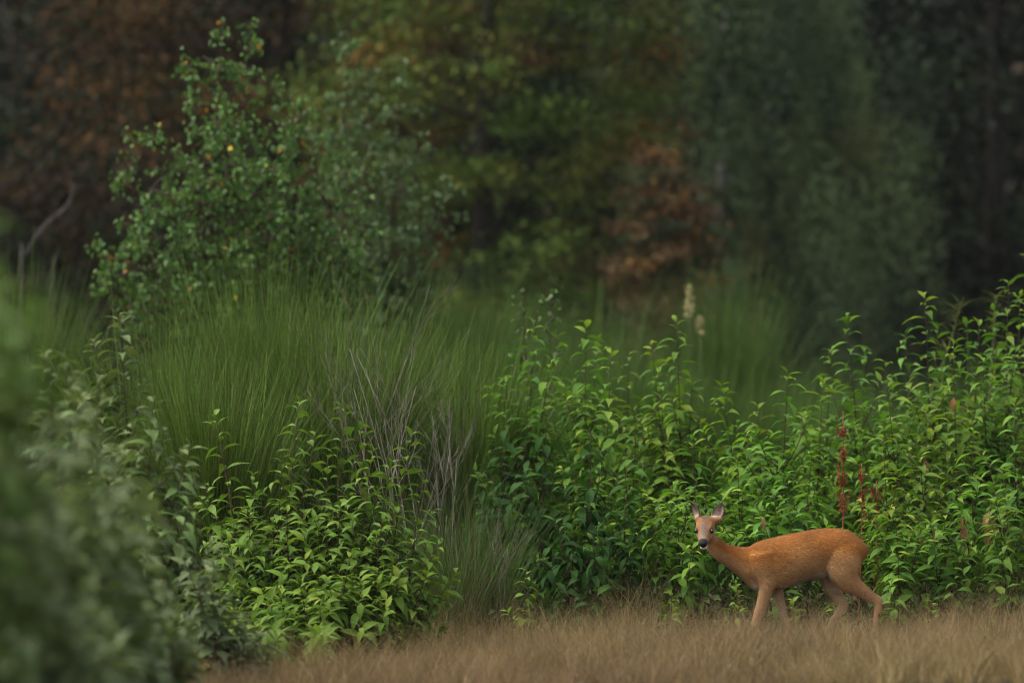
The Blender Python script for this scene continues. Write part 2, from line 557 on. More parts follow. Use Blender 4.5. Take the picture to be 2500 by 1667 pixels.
# the wood that closes the view
nf = 900
fc = np.stack([RNG.uniform(-24, 24, nf), RNG.uniform(82, 93, nf), RNG.uniform(0.3, 14, nf)], -1)
fb = Buf()
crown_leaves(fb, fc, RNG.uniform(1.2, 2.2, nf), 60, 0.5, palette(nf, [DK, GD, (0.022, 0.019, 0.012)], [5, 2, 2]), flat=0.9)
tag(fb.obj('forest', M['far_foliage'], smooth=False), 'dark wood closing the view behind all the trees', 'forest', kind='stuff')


# ------------------------------------------------------------------ leafy saplings
CHERRY_PROF = [0.035, 0.125, 0.165, 0.158, 0.122, 0.072, 0.026, 0.0]
LEAF_SHAPES = [leaf_template(CHERRY_PROF, bd, fo, 0.10, lf, wv) for bd, fo, lf, wv in
               [(45, 0.25, 10, 0.006), (60, 0.32, 18, 0.01), (72, 0.25, 24, 0.008), (88, 0.36, 30, 0.012), (55, 0.2, 4, 0.015), (102, 0.3, 34, 0.008), (36, 0.28, 6, 0.01), (66, 0.36, 14, 0.01)]]
_leaf_mesh = {}


def leaf_meshes(matname):
    if matname not in _leaf_mesh:
        out = []
        for v, f in LEAF_SHAPES:
            b = Buf()
            b.add(v, f)
            out.append(b.mesh('leaf', M[matname]))
        _leaf_mesh[matname] = out
    return _leaf_mesh[matname]


def leaf_specs(path, tip_young, spacing, start, size, rg, two_rank=False, phase=0.0):
    """Places for alternate leaves along a shoot: (position, x axis, up, length, youth)."""
    p = np.asarray(path)
    seg = np.linalg.norm(np.diff(p, axis=0), axis=1)
    cum = np.concatenate([[0], np.cumsum(seg)])
    total = cum[-1]
    s = start * total
    out, k = [], 0
    while s < total:
        i = min(int(np.searchsorted(cum, s, 'right')) - 1, len(p) - 2)
        f = (s - cum[i]) / seg[i]
        pos = p[i] * (1 - f) + p[i + 1] * f
        T = Vector(p[i + 1] - p[i]).normalized()
        left = total - s                                # distance to the tip
        youth = max(0.0, 1 - left / tip_young)
        ref = Vector((0, 0, 1)) if abs(T.z) < 0.8 else Vector((0, -1, 0))
        e1 = T.cross(ref).normalized()
        e2 = T.cross(e1)
        if two_rank:
            az = (k % 2) * math.pi + rg.gauss(0, 0.45)
        else:
            az = phase + k * 2.399 + rg.gauss(0, 0.35)
        O = e1 * math.cos(az) + e2 * math.sin(az)
        a = rad(rg.uniform(-8, 32) + 24 * youth)
        X = (O * math.cos(a) + T * math.sin(a)).normalized()
        U = Vector((0, 0, 1)) * 0.75 + T * 0.55 + Vector((rg.gauss(0, .28), rg.gauss(0, .28), rg.gauss(0, .1)))
        ln = size * rg.uniform(0.72, 1.15) * (1 - 0.45 * youth ** 1.5)
        out.append((Vector(pos), X, U, ln, youth))
        s += spacing * rg.uniform(0.75, 1.25) * (1 - 0.55 * youth)
        k += 1
    return out


def mat_from(pos, X, U, ln):
    X = X.normalized()
    Z = (U - U.dot(X) * X)
    Z = Z.normalized() if Z.length > 1e-4 else X.orthogonal().normalized()
    Y = Z.cross(X)
    m = Matrix(((X.x, Y.x, Z.x, pos.x), (X.y, Y.y, Z.y, pos.y), (X.z, Y.z, Z.z, pos.z), (0, 0, 0, 1)))
    return m @ Matrix.Diagonal((ln, ln, ln, 1))


LEAF_COUNT = [0]
SPAN = {'cherry': ((0.050, 0.120, 0.018), (0.110, 0.205, 0.028)), 'yellowish': ((0.075, 0.150, 0.022), (0.140, 0.22, 0.034)), 'grey_leaf': ((0.075, 0.115, 0.042), (0.13, 0.17, 0.065))}


def sapling(label, tips, base, seed, nb=9, blen=0.4, size=0.14, mat='cherry', cat='sapling', name='leafy_sapling', group=None, tint=(1, 1, 1), joined=False, start=0.35, spacing=0.036, low=0.12, stem_mat='stem', dead=0, shade_tint=None, brot=0.0, btop=0.68, hang=0.2):
    rg = random.Random(seed)
    B = Vector((base[0], base[1], float(ground_z(base[0], base[1]))))
    root = thing(name, label, cat, B, group)
    leaves = []
    for ti, tip in enumerate(tips):
        T = Vector(tip) - B
        h = T.length
        side = Vector((rg.uniform(-1, 1), rg.uniform(-1, 1), 0)) * h * 0.04
        root_off = Vector((rg.uniform(-.04, .04), rg.uniform(-.04, .04), -0.03)) if ti else Vector((0, 0, -0.03))
        path = curve_pts([root_off, T * 0.3 + side, T * 0.65 + side * 0.6 + Vector((T.x, T.y, 0)) * -0.06, T], 14)
        b = Buf()
        r0 = 0.004 + 0.0035 * h
        add_tube(b, path, np.linspace(r0, 0.0016, 14), 5)
        b.obj('stem', M[stem_mat], root)
        leaves += leaf_specs(path, 0.16, spacing, start, size, rg, phase=rg.random() * 6)
        for k in range(nb):
            f = low + (btop - low) * (k + rg.random() * 0.8) / max(nb, 1)
            i = min(int(f * 13), 12)
            s = Vector(path[i])
            az = brot + k * 2.399 + rg.uniform(-.5, .5)
            ln = blen * rg.uniform(0.65, 1.2) * (1.15 - 0.65 * f) * min(1.0, h / 0.8)
            el = rad(rg.uniform(26, 62) + 16 * f)
            dirv = Vector((math.cos(az) * math.cos(el), math.sin(az) * math.cos(el), math.sin(el)))
            e = s + dirv * ln
            mid = s + dirv * ln * 0.5 + Vector((0, 0, -ln * 0.07))
            e = e + Vector((0, 0, ln * 0.08))
            bp = curve_pts([s, mid, e], 7)
            bb = Buf()
            add_tube(bb, bp, np.linspace(r0 * 0.5, 0.0012, 7), 4)
            bb.obj('branch', M[stem_mat], root)
            leaves += leaf_specs(bp, 0.12, spacing * 0.95, 0.14, size * 0.97, rg, two_rank=rg.random() < 0.6, phase=rg.random() * 6)
    rest = []
    down = Vector((0, 0, -1))
    leaves = [(p_, (X_ + down * (hang * 2 * rg.random())).normalized() if y_ < 0.5 else X_, U_, l_, y_) for p_, X_, U_, l_, y_ in leaves]
    if not joined:
        rg.shuffle(leaves)
        if dead:
            want = P(2393, 1290, 31.1) - B
            leaves.sort(key=lambda l: (l[0] - want).length)
        elif len(leaves) > 300:                             # the 300 that show largest stay single
            leaves.sort(key=lambda l: l[0].y - 3 * l[3])
        leaves, rest = leaves[:300], leaves[300:]
    if joined or rest:
        singles, leaves = leaves, (rest or leaves)
        span = joined or SPAN[mat]
        buf = Buf()
        n = len(leaves)
        pos = np.array([tuple(l[0]) for l in leaves])
        R = frames(np.array([tuple(l[1]) for l in leaves]), np.array([tuple(l[2]) for l in leaves]))
        sc = np.array([l[3] for l in leaves])
        lo, hi = np.array(span[0]), np.array(span[1])
        col = (lo + (hi - lo) * RNG.random((n, 1))) * np.array(tint)
        pick = RNG.integers(0, len(LEAF_SHAPES), n)
        for q in range(len(LEAF_SHAPES)):
            m_ = pick == q
            if m_.any():
                stamp(buf, LEAF_SHAPES[q][0], LEAF_SHAPES[q][1], pos[m_], R[m_], sc[m_], col[m_])
        buf.obj('leaves', M['foliage'], root)['kind'] = 'stuff'
        if joined:
            return root
        leaves = singles
    meshes = leaf_meshes(mat)
    deadm = leaf_meshes('dead_leaf')
    for k, (pos, X, U, ln, youth) in enumerate(leaves):
        is_dead = k < dead or (mat == 'cherry' and rg.random() < 0.004)
        o = bpy.data.objects.new('leaf', (deadm if is_dead else meshes)[rg.randrange(len(meshes))])
        COL.objects.link(o)
        o.parent = root
        if is_dead:
            X, ln = Vector((X.x * 0.3, X.y * 0.3, -1)), ln * (1.1 if k < dead else 0.75)
            o['label'] = 'withered brown leaf'
        o.matrix_local = mat_from(pos, X, U, ln)
        g = 1 + 0.25 * youth
        o.color = (tint[0] * (1 + 0.45 * youth), tint[1] * g, tint[2], 1)
        LEAF_COUNT[0] += 1
    return root


def gp(px, d):
    """Ground place at depth d in the photograph's column px."""
    p = P(px, 1100, d)
    return (p.x, d)


THICKET = 'leafy saplings of the thicket behind the deer'
# tall saplings along the back of the thicket: tip column, tip row, depth, base shift (m), branches, label
TALL = [
    (1302, 790, 32.9, 0.02, 11, 'tall slender red-stemmed sapling beside the grey dead twigs'),
    (1430, 786, 33.2, -0.03, 11, 'leafy sapling with rounded bushy top near the tall red stem'),
    (1493, 850, 32.5, 0.0, 11, 'sapling with a straight red stem in the centre of the dense dark bush'),
    (1590, 835, 33.3, 0.06, 10, 'thin open sapling just before the tall one under the yellow spike'),
    (1652, 780, 33.0, -0.05, 9, 'tall open sapling whose tip reaches the pale yellow flower spike'),
    (1762, 938, 32.5, 0.12, 10, 'leaning sapling with thin dark stem above the deer head'),
    (1850, 990, 32.7, 0.02, 9, 'small pale-topped sapling between leaning and peaked saplings'),
    (1924, 905, 32.0, -0.02, 11, 'peaked sapling with straight dark stem above the deer shoulder'),
    (2010, 925, 33.0, 0.0, 8, 'low sapling just beyond the peaked sapling over the deer back'),
    (2067, 772, 32.9, 0.20, 12, 'tall leaning sapling rising above the rusty dock stalk'),
    (2160, 880, 32.4, 0.05, 11, 'bushy sapling filling the gap beside the rusty dock stalk'),
    (2258, 722, 33.2, -0.02, 12, 'very tall narrow sapling against the blackest part of forest'),
    (2328, 840, 32.5, 0.04, 11, 'broad sapling with drooping leaves right of the very tall narrow one'),
    (2391, 790, 33.3, 0.03, 11, 'tall sapling before the olive spiky plant near the picture edge'),
    (2462, 690, 33.6, 0.02, 12, 'high sapling with long curled hanging leaves near the picture edge'),
    (2512, 620, 34.0, 0.05, 11, 'highest sapling, cut by the right edge of the picture'),
]
def tint_of(k):
    g = random.Random(900 + k)
    v = g.uniform(0.88, 1.15)
    return (v * g.uniform(0.85, 1.2), v, v * g.uniform(0.8, 1.2))


for k, (px, py, d, sh, nb, lb) in enumerate(TALL):
    t = P(px, py, d)
    sapling(lb, [t], (t.x + sh, d), 100 + k, nb=nb + 8, blen=0.55, group=THICKET, start=0.3, spacing=0.035, size=0.165, tint=tint_of(k))
FRONT = [
    (1235, 1010, 32.0, 0.05, 10, 'dark leafy sapling at the thicket end beside the green tussock'),
    (1335, 1000, 31.7, 0.02, 12, 'broad dark green sapling in the shaded end of the thicket'),
    (1440, 1050, 31.4, -0.02, 12, 'dark leafy sapling in front of the straight red stem'),
    (1555, 1020, 31.7, 0.0, 12, 'dense sapling between the shaded bush and the deer head'),
    (1690, 1060, 31.5, 0.06, 11, 'bright leafy sapling directly behind the deer ears'),
    (1800, 1110, 31.4, 0.04, 11, 'bright sapling over the deer neck with criss-cross dark stems'),
    (1985, 1080, 31.5, -0.03, 11, 'leafy sapling above the middle of the deer back'),
    (2155, 1070, 31.4, 0.06, 12, 'bright bushy sapling behind the deer rump'),
    (2262, 1010, 31.7, 0.02, 12, 'leafy sapling below the very tall narrow one'),
    (2375, 1050, 31.4, -0.02, 12, 'leafy sapling with a few withered brown leaves'),
    (2478, 980, 31.7, 0.02, 12, 'leafy sapling at the right picture edge above bare stems'),
    (1650, 1170, 31.0, 0.03, 9, 'low bright sapling just left of the deer face'),
    (1400, 1270, 30.9, 0.0, 9, 'low sapling with big hanging leaves at the foot of the dark bush'),
    (1525, 1230, 31.0, 0.02, 10, 'low dark sapling between the dark bush foot and the deer chin'),
    (2185, 1240, 31.0, 0.04, 9, 'low sapling leaning behind the deer hind legs'),
    (2310, 1240, 31.0, -0.02, 10, 'low sapling with dark bare lower stems right of the deer'),
    (2455, 1200, 31.0, 0.0, 10, 'low sapling rooted in the dry grass at the right edge'),
    (1890, 1200, 31.2, 0.0, 9, 'low leafy sapling hidden behind the deer body'),
]
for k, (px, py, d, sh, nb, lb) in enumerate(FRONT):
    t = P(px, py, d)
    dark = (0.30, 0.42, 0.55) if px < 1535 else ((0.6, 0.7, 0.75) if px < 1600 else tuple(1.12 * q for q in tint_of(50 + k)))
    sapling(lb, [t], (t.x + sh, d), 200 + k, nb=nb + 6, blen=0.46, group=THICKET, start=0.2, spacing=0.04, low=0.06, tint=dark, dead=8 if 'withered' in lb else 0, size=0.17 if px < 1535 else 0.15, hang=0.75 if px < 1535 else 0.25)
REAR = [
    (1250, 860, 33.6), (1365, 815, 33.9), (1535, 850, 33.8), (1610, 890, 33.6), (1460, 830, 34.0), (1235, 930, 32.8), (1690, 930, 33.0), (1345, 880, 32.6), (1400, 930, 33.6), (1700, 1000, 33.4), (1800, 1030, 33.6),
    (2110, 860, 33.7), (2210, 815, 33.9), (2290, 800, 34.0), (2360, 790, 34.0), (2430, 760, 34.2), (2490, 720, 34.3), (2030, 850, 33.6), (2180, 930, 32.8), (2300, 900, 33.0), (2400, 870, 32.9), (2480, 850, 33.0), (1960, 1010, 33.6), (2080, 960, 33.5), (2420, 930, 33.2), (2240, 960, 33.1), (2330, 1000, 32.9),
]
KEYS = ['slender red-stemmed sapling by the dead twigs', 'rounded bushy sapling near the tall red stem', 'straight red-stemmed sapling in the dark bush', 'thin open sapling under the yellow spike',
        'tall open sapling at the yellow spike', 'leaning dark-stemmed sapling above the deer head', 'small pale-topped sapling', 'peaked sapling above the deer shoulder', 'low sapling over the deer back',
        'leaning sapling above the dock stalk', 'bushy sapling beside the dock stalk', 'very tall narrow sapling', 'broad sapling with drooping leaves', 'tall sapling before the olive spiky plant',
        'sapling with long curled hanging leaves', 'highest sapling at the picture edge']
behind = {}
for px, py, d in REAR:
    behind.setdefault(min(range(len(TALL)), key=lambda q: abs(TALL[q][0] - px)), []).append((px, py, d))
for k, tips in sorted(behind.items()):
    ts = [P(*t) for t in tips]
    bx = (sum(t.x for t in ts) / len(ts), sum(t.y for t in ts) / len(ts))
    sapling('half-hidden sapling behind the ' + KEYS[k], ts, bx, 600 + k, nb=15, blen=0.5, group='saplings in the depth of the thicket', start=0.25, spacing=0.038, size=0.155, tint=tint_of(20 + k))
SMALL = [
    (640, 1600, 27.2, 'small pale seedling at the near end of the grass edge'),
    (745, 1600, 27.8, 'small seedling in the grass before the yellow-green bushes'),
    (960, 1520, 28.9, 'yellowing seedling at the grass edge by the green tussock'),
    (1080, 1520, 29.6, 'small seedling at the foot of the green tussock'),
    (1285, 1385, 30.5, 'small pale seedling at the grass edge under the dark bush'),
    (1640, 1445, 30.55, 'small yellow-green seedling in the dry grass before the deer'),
    (2275, 1470, 30.5, 'small seedling in the dry grass behind the hind hooves'),
    (2425, 1520, 30.3, 'small bright seedling in the grass at the lower right corner'),
    (1800, 1430, 30.7, 'small seedling behind the deer forelegs'),
    (2150, 1485, 30.2, 'small yellow-green seedling just behind the hind hoof'),
    (2365, 1555, 29.6, 'low sprawling seedling in the grass below the withered leaves'),
    (2470, 1540, 29.9, 'small seedling in the grass cut by the picture edge'),
    (1935, 1465, 30.5, 'yellowing broad-leaved seedling under the deer belly'),
    (2040, 1420, 30.8, 'small seedling between the deer fore and hind legs'),
]
for k, (px, py, d, lb) in enumerate(SMALL):
    t = P(px, py, d)
    sapling(lb, [t], (t.x, d), 300 + k, nb=4, blen=0.22, group='seedlings along the dry grass', start=0.1, spacing=0.035, cat='seedling', name='seedling', mat='yellowish', size=0.12)

BUSH = 'yellow-green bushes in front of the broom'
CLUMP = [
    ([(730, 981, 29.6), (700, 1240, 28.9), (640, 1440, 28.5), (660, 1535, 28.0), (690, 1110, 29.4), (770, 1060, 29.6)], (690, 29.3), 'yellow-green bush with the highest twin-leaved tip before the broom'),
    ([(843, 983, 29.7), (832, 1230, 29.0), (790, 1460, 28.4), (770, 1550, 28.0), (800, 1110, 29.5), (780, 1545, 28.1)], (800, 29.3), 'yellow-green bush under the second highest tip'),
    ([(524, 1015, 29.8), (618, 1160, 29.4), (560, 1320, 29.0), (570, 1530, 27.9), (500, 1180, 29.4)], (600, 29.5), 'yellow-green bush with a tall shoot beside the blurred foreground shrub'),
    ([(909, 1097, 29.5), (934, 1265, 29.0), (885, 1450, 28.6), (880, 1530, 28.5), (740, 1360, 28.5), (955, 1125, 29.5), (880, 1040, 29.7)], (870, 29.2), 'yellow-green bush with arching leaves next to the dead twigs'),
    ([(1007, 1053, 29.7), (1035, 1165, 29.5), (1075, 1322, 29.2), (975, 1400, 28.9)], (950, 29.3), 'yellow-green bush spreading towards the green tussock'),
]
for k, (tips, b, lb) in enumerate(CLUMP):
    bx = gp(*b)
    sapling(lb, [P(*t) for t in tips], bx, 400 + k, nb=11, blen=0.44, mat='yellowish', cat='bush', name='leafy_bush', group=BUSH, start=0.2, spacing=0.035, low=0.10, size=0.15, btop=0.62)

FG = 'foreground shrub in soft focus'
GREYS = ((0.088, 0.125, 0.056), (0.145, 0.182, 0.085))
FORE = [
    ([(292, 765, 27.3), (375, 970, 26.9), (465, 1090, 26.8), (230, 830, 27.4), (470, 1230, 26.6), (400, 1040, 27.0), (520, 1330, 26.7)], (310, 27.2), 'drooping grey-green shrub beside the broom, nearly in focus', 10, 0.44, None),
    ([(110, 860, 25), (200, 960, 24.6), (290, 1090, 24.6), (160, 870, 25), (330, 1200, 24.8)], (170, 25), 'grey-green shrub with dense drooping shoots at the left edge', 11, 0.44, None),
    ([(560, 1490, 26.5), (450, 1370, 26), (520, 1370, 26.3), (610, 1540, 26.8), (680, 1590, 27.0)], (540, 26.4), 'low grey-green shrub with pale curved leaves by the dry grass', 9, 0.30, GREYS),
    ([(350, 1320, 22), (400, 1450, 21.5), (300, 1480, 21), (470, 1560, 22)], (350, 21.6), 'soft-focus grey shrub below the drooping one', 11, 0.36, GREYS),
    ([(-40, 540, 14), (10, 690, 14.5), (60, 770, 14.2)], (-60, 14.3), 'bright blurred shrub nearest the camera, topmost at the left edge', 8, 0.22, ((0.07, 0.125, 0.03), (0.10, 0.16, 0.042))),
    ([(200, 960, 18.5), (300, 1090, 19), (240, 1220, 18.5), (370, 1190, 19.5)], (180, 18.7), 'blurred grey-green shrub with long leaves pointing at the bush', 8, 0.30, GREYS),
    ([(40, 900, 16), (130, 1040, 16), (170, 1200, 16.5), (20, 1100, 15.5)], (60, 16), 'strongly blurred grey shrub at the middle of the left edge', 9, 0.32, GREYS),
    ([(60, 1320, 17), (200, 1420, 17.5), (320, 1530, 19), (120, 1500, 16.5)], (150, 17.4), 'strongly blurred grey shrub in the lower left corner', 9, 0.32, GREYS),
]
for k, (tips, b, lb, nb, bl, jn) in enumerate(FORE):
    sapling(lb, [P(*t) for t in tips], gp(*b), 500 + k, nb=nb, blen=bl, mat='grey_leaf', cat='shrub', name='soft_shrub', group=FG, start=0.25, spacing=0.03, low=0.15, size=0.2 if jn and b[1] < 20 else 0.165, joined=jn, btop=0.85)


# ------------------------------------------------------------------ birches
def birch(label, d, base_px, leaders, nleaf, size, parts, cols, wts, seed, group=None, twig_len=0.42, dens=1.0):
    rg = random.Random(seed)
    bx = gp(base_px, d)
    B = Vector((bx[0], bx[1], 0))
    root = thing('birch_tree', label, 'tree', B, group)
    pos, X = [], []
    for li, (px, py, dd) in enumerate(leaders):
        T = P(px, py, d + dd) - B
        s = Vector((rg.uniform(-.1, .1), rg.uniform(-.1, .1), 0))
        path = curve_pts([(0, 0, -0.05), T * 0.3 + Vector((-T.x * 0.12, 0, 0.1)) + s, T * 0.65 + s, T], 22)
        b = Buf()
        add_tube(b, path, np.linspace(0.022 if li else 0.035, 0.0016, 22), 6)
        b.obj('trunk' if li == 0 else 'limb', M['stem'], root)
        tw = Buf()
        L = T.length
        for k in range(int(76 * dens * L / 4)):
            f = 0.28 + 0.70 * rg.random()
            i = min(int(f * 21), 20)
            st = Vector(path[i])
            az = rg.random() * 6.283
            ln = twig_len * rg.uniform(0.5, 1.2) * (1.25 - f * 0.85)
            el = rad(rg.uniform(5, 55))
            e = st + Vector((math.cos(az) * math.cos(el), math.sin(az) * math.cos(el), math.sin(el))) * ln
            e2 = e + Vector((math.cos(az) * ln * 0.3, math.sin(az) * ln * 0.3, -ln * 0.25))
            tp = curve_pts([st, e, e2], 6)
            add_tube(tw, tp, np.linspace(0.006, 0.0015, 6), 4)
            for q in range(int(ln / 0.022) + 4):
                u = rg.random() ** 0.7 * 5
                a = int(min(u, 4))
                p = tp[a] * (1 - u + a) + tp[a + 1] * (u - a)
                pos.append(p + np.array([rg.gauss(0, .03), rg.gauss(0, .03), rg.gauss(0, .03)]))
                X.append((rg.gauss(0, .55), rg.gauss(0, .55), -0.8 + rg.gauss(0, .35)))
        for q in range(int(44 * dens)):                       # leaves up the leading shoot
            u = 21 * (1 - 0.26 * rg.random() ** 1.7)
            i = min(int(u), 20)
            pos.append(path[i] + (path[i + 1] - path[i]) * (u - i) + np.array([rg.gauss(0, .035), rg.gauss(0, .035), rg.gauss(0, .03)]))
            X.append((rg.gauss(0, .6), rg.gauss(0, .6), -0.4))
        tw.obj('twigs', M['stem'], root)['kind'] = 'stuff'
    pos, X = np.array(pos), np.array(X)
    idx = np.arange(len(pos))
    RNG.shuffle(idx)
    # leaves nearest the camera show largest: they are the single ones
    order = idx[np.argsort(pos[idx, 1])]
    front, rest = order[:parts], order[parts:]
    U = unit_rand(len(pos)) + np.array([0, -0.5, 0.3])
    R = frames(X, U)
    if parts:
        b = Buf()
        b.add(OVATE_V, OVATE_F)
        me = b.mesh('leaf', M['birch_leaf'])
        for k, i in enumerate(front):
            o = link('leaf', me, root)
            m = Matrix.Identity(4)
            for r_ in range(3):
                for c_ in range(3):
                    m[r_][c_] = R[i][r_, c_] * size * (0.85 + 0.3 * rg.random())
                m[r_][3] = pos[i][r_]
            o.matrix_local = m
            if rg.random() < 0.02:
                o.color = (5.5, 2.4, 1.0, 1)
                o['label'] = 'leaf turned orange'
    b = Buf()
    n = len(rest)
    stamp(b, SIMPLE_V, SIMPLE_F, pos[rest], R[rest], size * RNG.uniform(0.75, 1.2, n), palette(n, cols, wts, 0.25))
    b.obj('leaves', M['foliage'], root)['kind'] = 'stuff'
    print('birch leaves', len(pos))


birch('tall birch with small fresh leaves and a few orange ones', 38, 560,
      [(545, 38, 0), (612, 52, 0.2), (446, 132, -0.1), (300, 312, 0), (690, 190, 0.1), (785, 330, 0.2), (236, 590, -0.2), (880, 470, 0.1), (380, 300, -0.4), (720, 250, 0.3), (840, 400, 0.2), (700, 430, -0.2), (790, 540, -0.1), (900, 570, 0.3), (560, 260, -0.5), (650, 380, -0.5), (470, 420, -0.5), (320, 520, -0.4), (730, 520, -0.4), (860, 600, 0.2), (600, 560, -0.5)],
      3000, 0.052, 300, [(0.062, 0.130, 0.036), (0.080, 0.155, 0.038), (0.11, 0.180, 0.046), (0.34, 0.16, 0.03)], [4, 4, 2, 0.10], 31)
birch('paler blurred birch standing behind the tall birch', 42.5, 880,
      [(850, 60, 0), (980, 150, 0.3), (900, 180, -0.2), (1040, 330, 0.2), (800, 280, 0), (950, 380, 0), (1085, 430, 0), (1000, 520, -0.2), (860, 480, 0.3), (930, 620, 0)],
      2000, 0.055, 0, [(0.070, 0.120, 0.048), (0.090, 0.145, 0.056), (0.11, 0.14, 0.056)], [4, 4, 1], 32, twig_len=0.4)


# ------------------------------------------------------------------ broom
def broom(label, px, d, h, r, n, seed, cols=None, name='broom_shrub', wts=None, width=0.006, group='broom shrubs behind the bushes', nmain=46):
    rg = np.random.default_rng(seed)
    bx = gp(px, d)
    root = thing(name, label, 'shrub', (bx[0], bx[1], 0), group)
    # woody main stems
    az = rg.uniform(0, 2 * math.pi, nmain)
    out = np.sqrt(rg.random(nmain)) * r * 0.75
    hh = h * rg.uniform(0.35, 0.62, nmain)
    mb = Buf()
    tips = []
    for k in range(nmain):
        e = np.array([math.cos(az[k]) * out[k], math.sin(az[k]) * out[k], hh[k]])
        path = curve_pts([(rg.normal() * .06, rg.normal() * .06, -0.05), e * np.array([0.6, 0.6, 0.35]), e], 6)
        add_tube(mb, path, np.linspace(0.012, 0.004, 6), 4)
        tips.append(e)
    mb.obj('branches', M['bark'], root)['kind'] = 'stuff'
    tips = np.array(tips)
    k = rg.integers(0, nmain, n)
    p0 = tips[k] * (0.55 + 0.5 * rg.random((n, 1))) + rg.normal(size=(n, 3)) * 0.03
    lean = nrm(np.stack([tips[k, 0], tips[k, 1], np.zeros(n)], -1))
    rr = np.linalg.norm(tips[k, :2], axis=1)[:, None] / r
    d_ = nrm(np.array([0, 0, 1.0]) + lean * 0.42 * rr + rg.normal(size=(n, 3)) * np.array([0.13, 0.13, 0.05]))
    dome = h * (1 - 0.38 * (np.linalg.norm(p0[:, :2], axis=1) / r) ** 2) * rg.uniform(0.66, 1.14, n) * np.where(rg.random(n) < 0.03, 1.18, 1.0)
    L = np.clip(dome - p0[:, 2], 0.25, h * 0.7)
    sag = (rg.normal(size=(n, 3)) * 0.09 + lean * 0.12 * rr) * L[:, None]
    cols = cols or [(0.045, 0.092, 0.012), (0.085, 0.150, 0.018), (0.13, 0.200, 0.030), (0.085, 0.07, 0.035)]
    kk = rg.choice(len(cols), n, p=np.array(wts or [4, 4, 2, 0.8]) / sum(wts or [4, 4, 2, 0.8]))
    col = np.array(cols)[kk] * rg.uniform(0.75, 1.2, (n, 1))
    b = Buf()
    ribbons(b, p0, d_, L, sag, np.full(n, width) * rg.uniform(0.7, 1.5, n), 5, col)
    o = b.obj('sprays', M['broom'], root)
    o['kind'] = 'stuff'
    return root


broom('green broom shrub beside the drooping grey-green shrub', 400, 32.6, 1.95, 0.60, 3000, 1)
broom('tallest green broom shrub, directly under the birch', 660, 33.4, 2.35, 0.72, 4000, 2)
broom('green broom shrub just behind the yellow-green bushes', 540, 31.7, 1.75, 0.52, 2600, 3)
broom('green broom shrub next to the grey dead twigs', 830, 32.7, 2.1, 0.60, 3200, 4)
broom('green broom shrub behind the grey dead twigs', 1000, 34.2, 2.0, 0.58, 3000, 5)
broom('low green broom shrub between dead twigs and thicket', 1150, 33.2, 1.85, 0.5, 2400, 6)
broom('blurred green broom shrub at the left edge under the forest', 30, 38, 2.5, 0.55, 3500, 7)
FARB = [(0.038, 0.082, 0.012), (0.062, 0.12, 0.016), (0.085, 0.135, 0.022)]
far_list = [
    (1770, 46, 2.75, 0.45, 'bright tall blurred broom standing alone before the weeping birch'),
    (1950, 47, 2.0, 0.7, 'blurred dull broom next to the tall lone broom'),
    (1820, 41, 1.75, 0.9, 'low blurred bright broom behind the gap above the deer'),
    (1980, 42, 1.65, 0.7, 'low blurred broom behind the tall leaning sapling'),
    (1660, 42, 1.9, 0.6, 'low blurred broom under the pale yellow spike'),
    (1480, 41, 2.05, 0.7, 'blurred bright broom behind the rounded bushy sapling'),
    (1300, 42, 2.2, 0.7, 'blurred broom behind the tall slender red-stemmed sapling'),
    (1080, 43, 2.6, 0.8, 'blurred dark broom behind the pale birch foot'),
    (1200, 48, 2.8, 0.8, 'far blurred broom beneath the orange green tree'),
    (1420, 49, 2.7, 0.7, 'far blurred broom beneath the reddish bushy tree'),
    (2120, 44, 1.7, 0.7, 'low dark blurred broom under the blackest forest'),
    (2400, 42, 1.9, 0.8, 'blurred broom behind the highest saplings'),
]
for k, (px, d, h, r, lb) in enumerate(far_list):
    broom(lb, px, d, h, r, 2000, 40 + k, cols=FARB, wts=[4, 3, 1.5], width=0.008, group='blurred broom in the clearing', nmain=30)


# green tussock and dead twigs
def tussock(label, px, d, h, r, n, seed, cols, cat='grass tussock'):
    rg = np.random.default_rng(seed)
    bx = gp(px, d)
    root = thing('grass_tussock', label, cat, (bx[0], bx[1], 0))
    a = rg.uniform(0, 2 * math.pi, n)
    q = np.sqrt(rg.random(n)) * r
    p0 = np.stack([np.cos(a) * q, np.sin(a) * q, np.full(n, -0.01)], -1)
    lean = np.stack([np.cos(a), np.sin(a), np.zeros(n)], -1)
    d_ = nrm(np.array([0, 0, 1.0]) + lean * 0.25 * (q / r)[:, None] + rg.normal(size=(n, 3)) * np.array([0.10, 0.10, 0]))
    L = h * rg.uniform(0.35, 1.05, n)
    sag = (lean * 0.18 + rg.normal(size=(n, 3)) * 0.08 + np.array([0, 0, -0.05])) * L[:, None]
    c = np.array(cols)[rg.integers(0, len(cols), n)] * rg.uniform(0.75, 1.2, (n, 1))
    b = Buf()
    ribbons(b, p0, d_, L, sag, rg.uniform(0.003, 0.006, n), 5, c)
    b.obj('blades', M['broom'], root)['kind'] = 'stuff'


TG = [(0.045, 0.10, 0.015), (0.065, 0.13, 0.02), (0.08, 0.12, 0.03), (0.10, 0.08, 0.04)]
tussock('bright green grassy tussock between yellow-green bush and dark thicket', 1150, 31.3, 1.0, 0.22, 1100, 1, TG)
tussock('smaller green tussock with dry blades under the dead twigs', 1090, 31.0, 0.85, 0.18, 700, 2, TG)
tussock('thin green tussock rising behind the dead twigs', 1060, 32.2, 1.3, 0.2, 900, 3, TG)


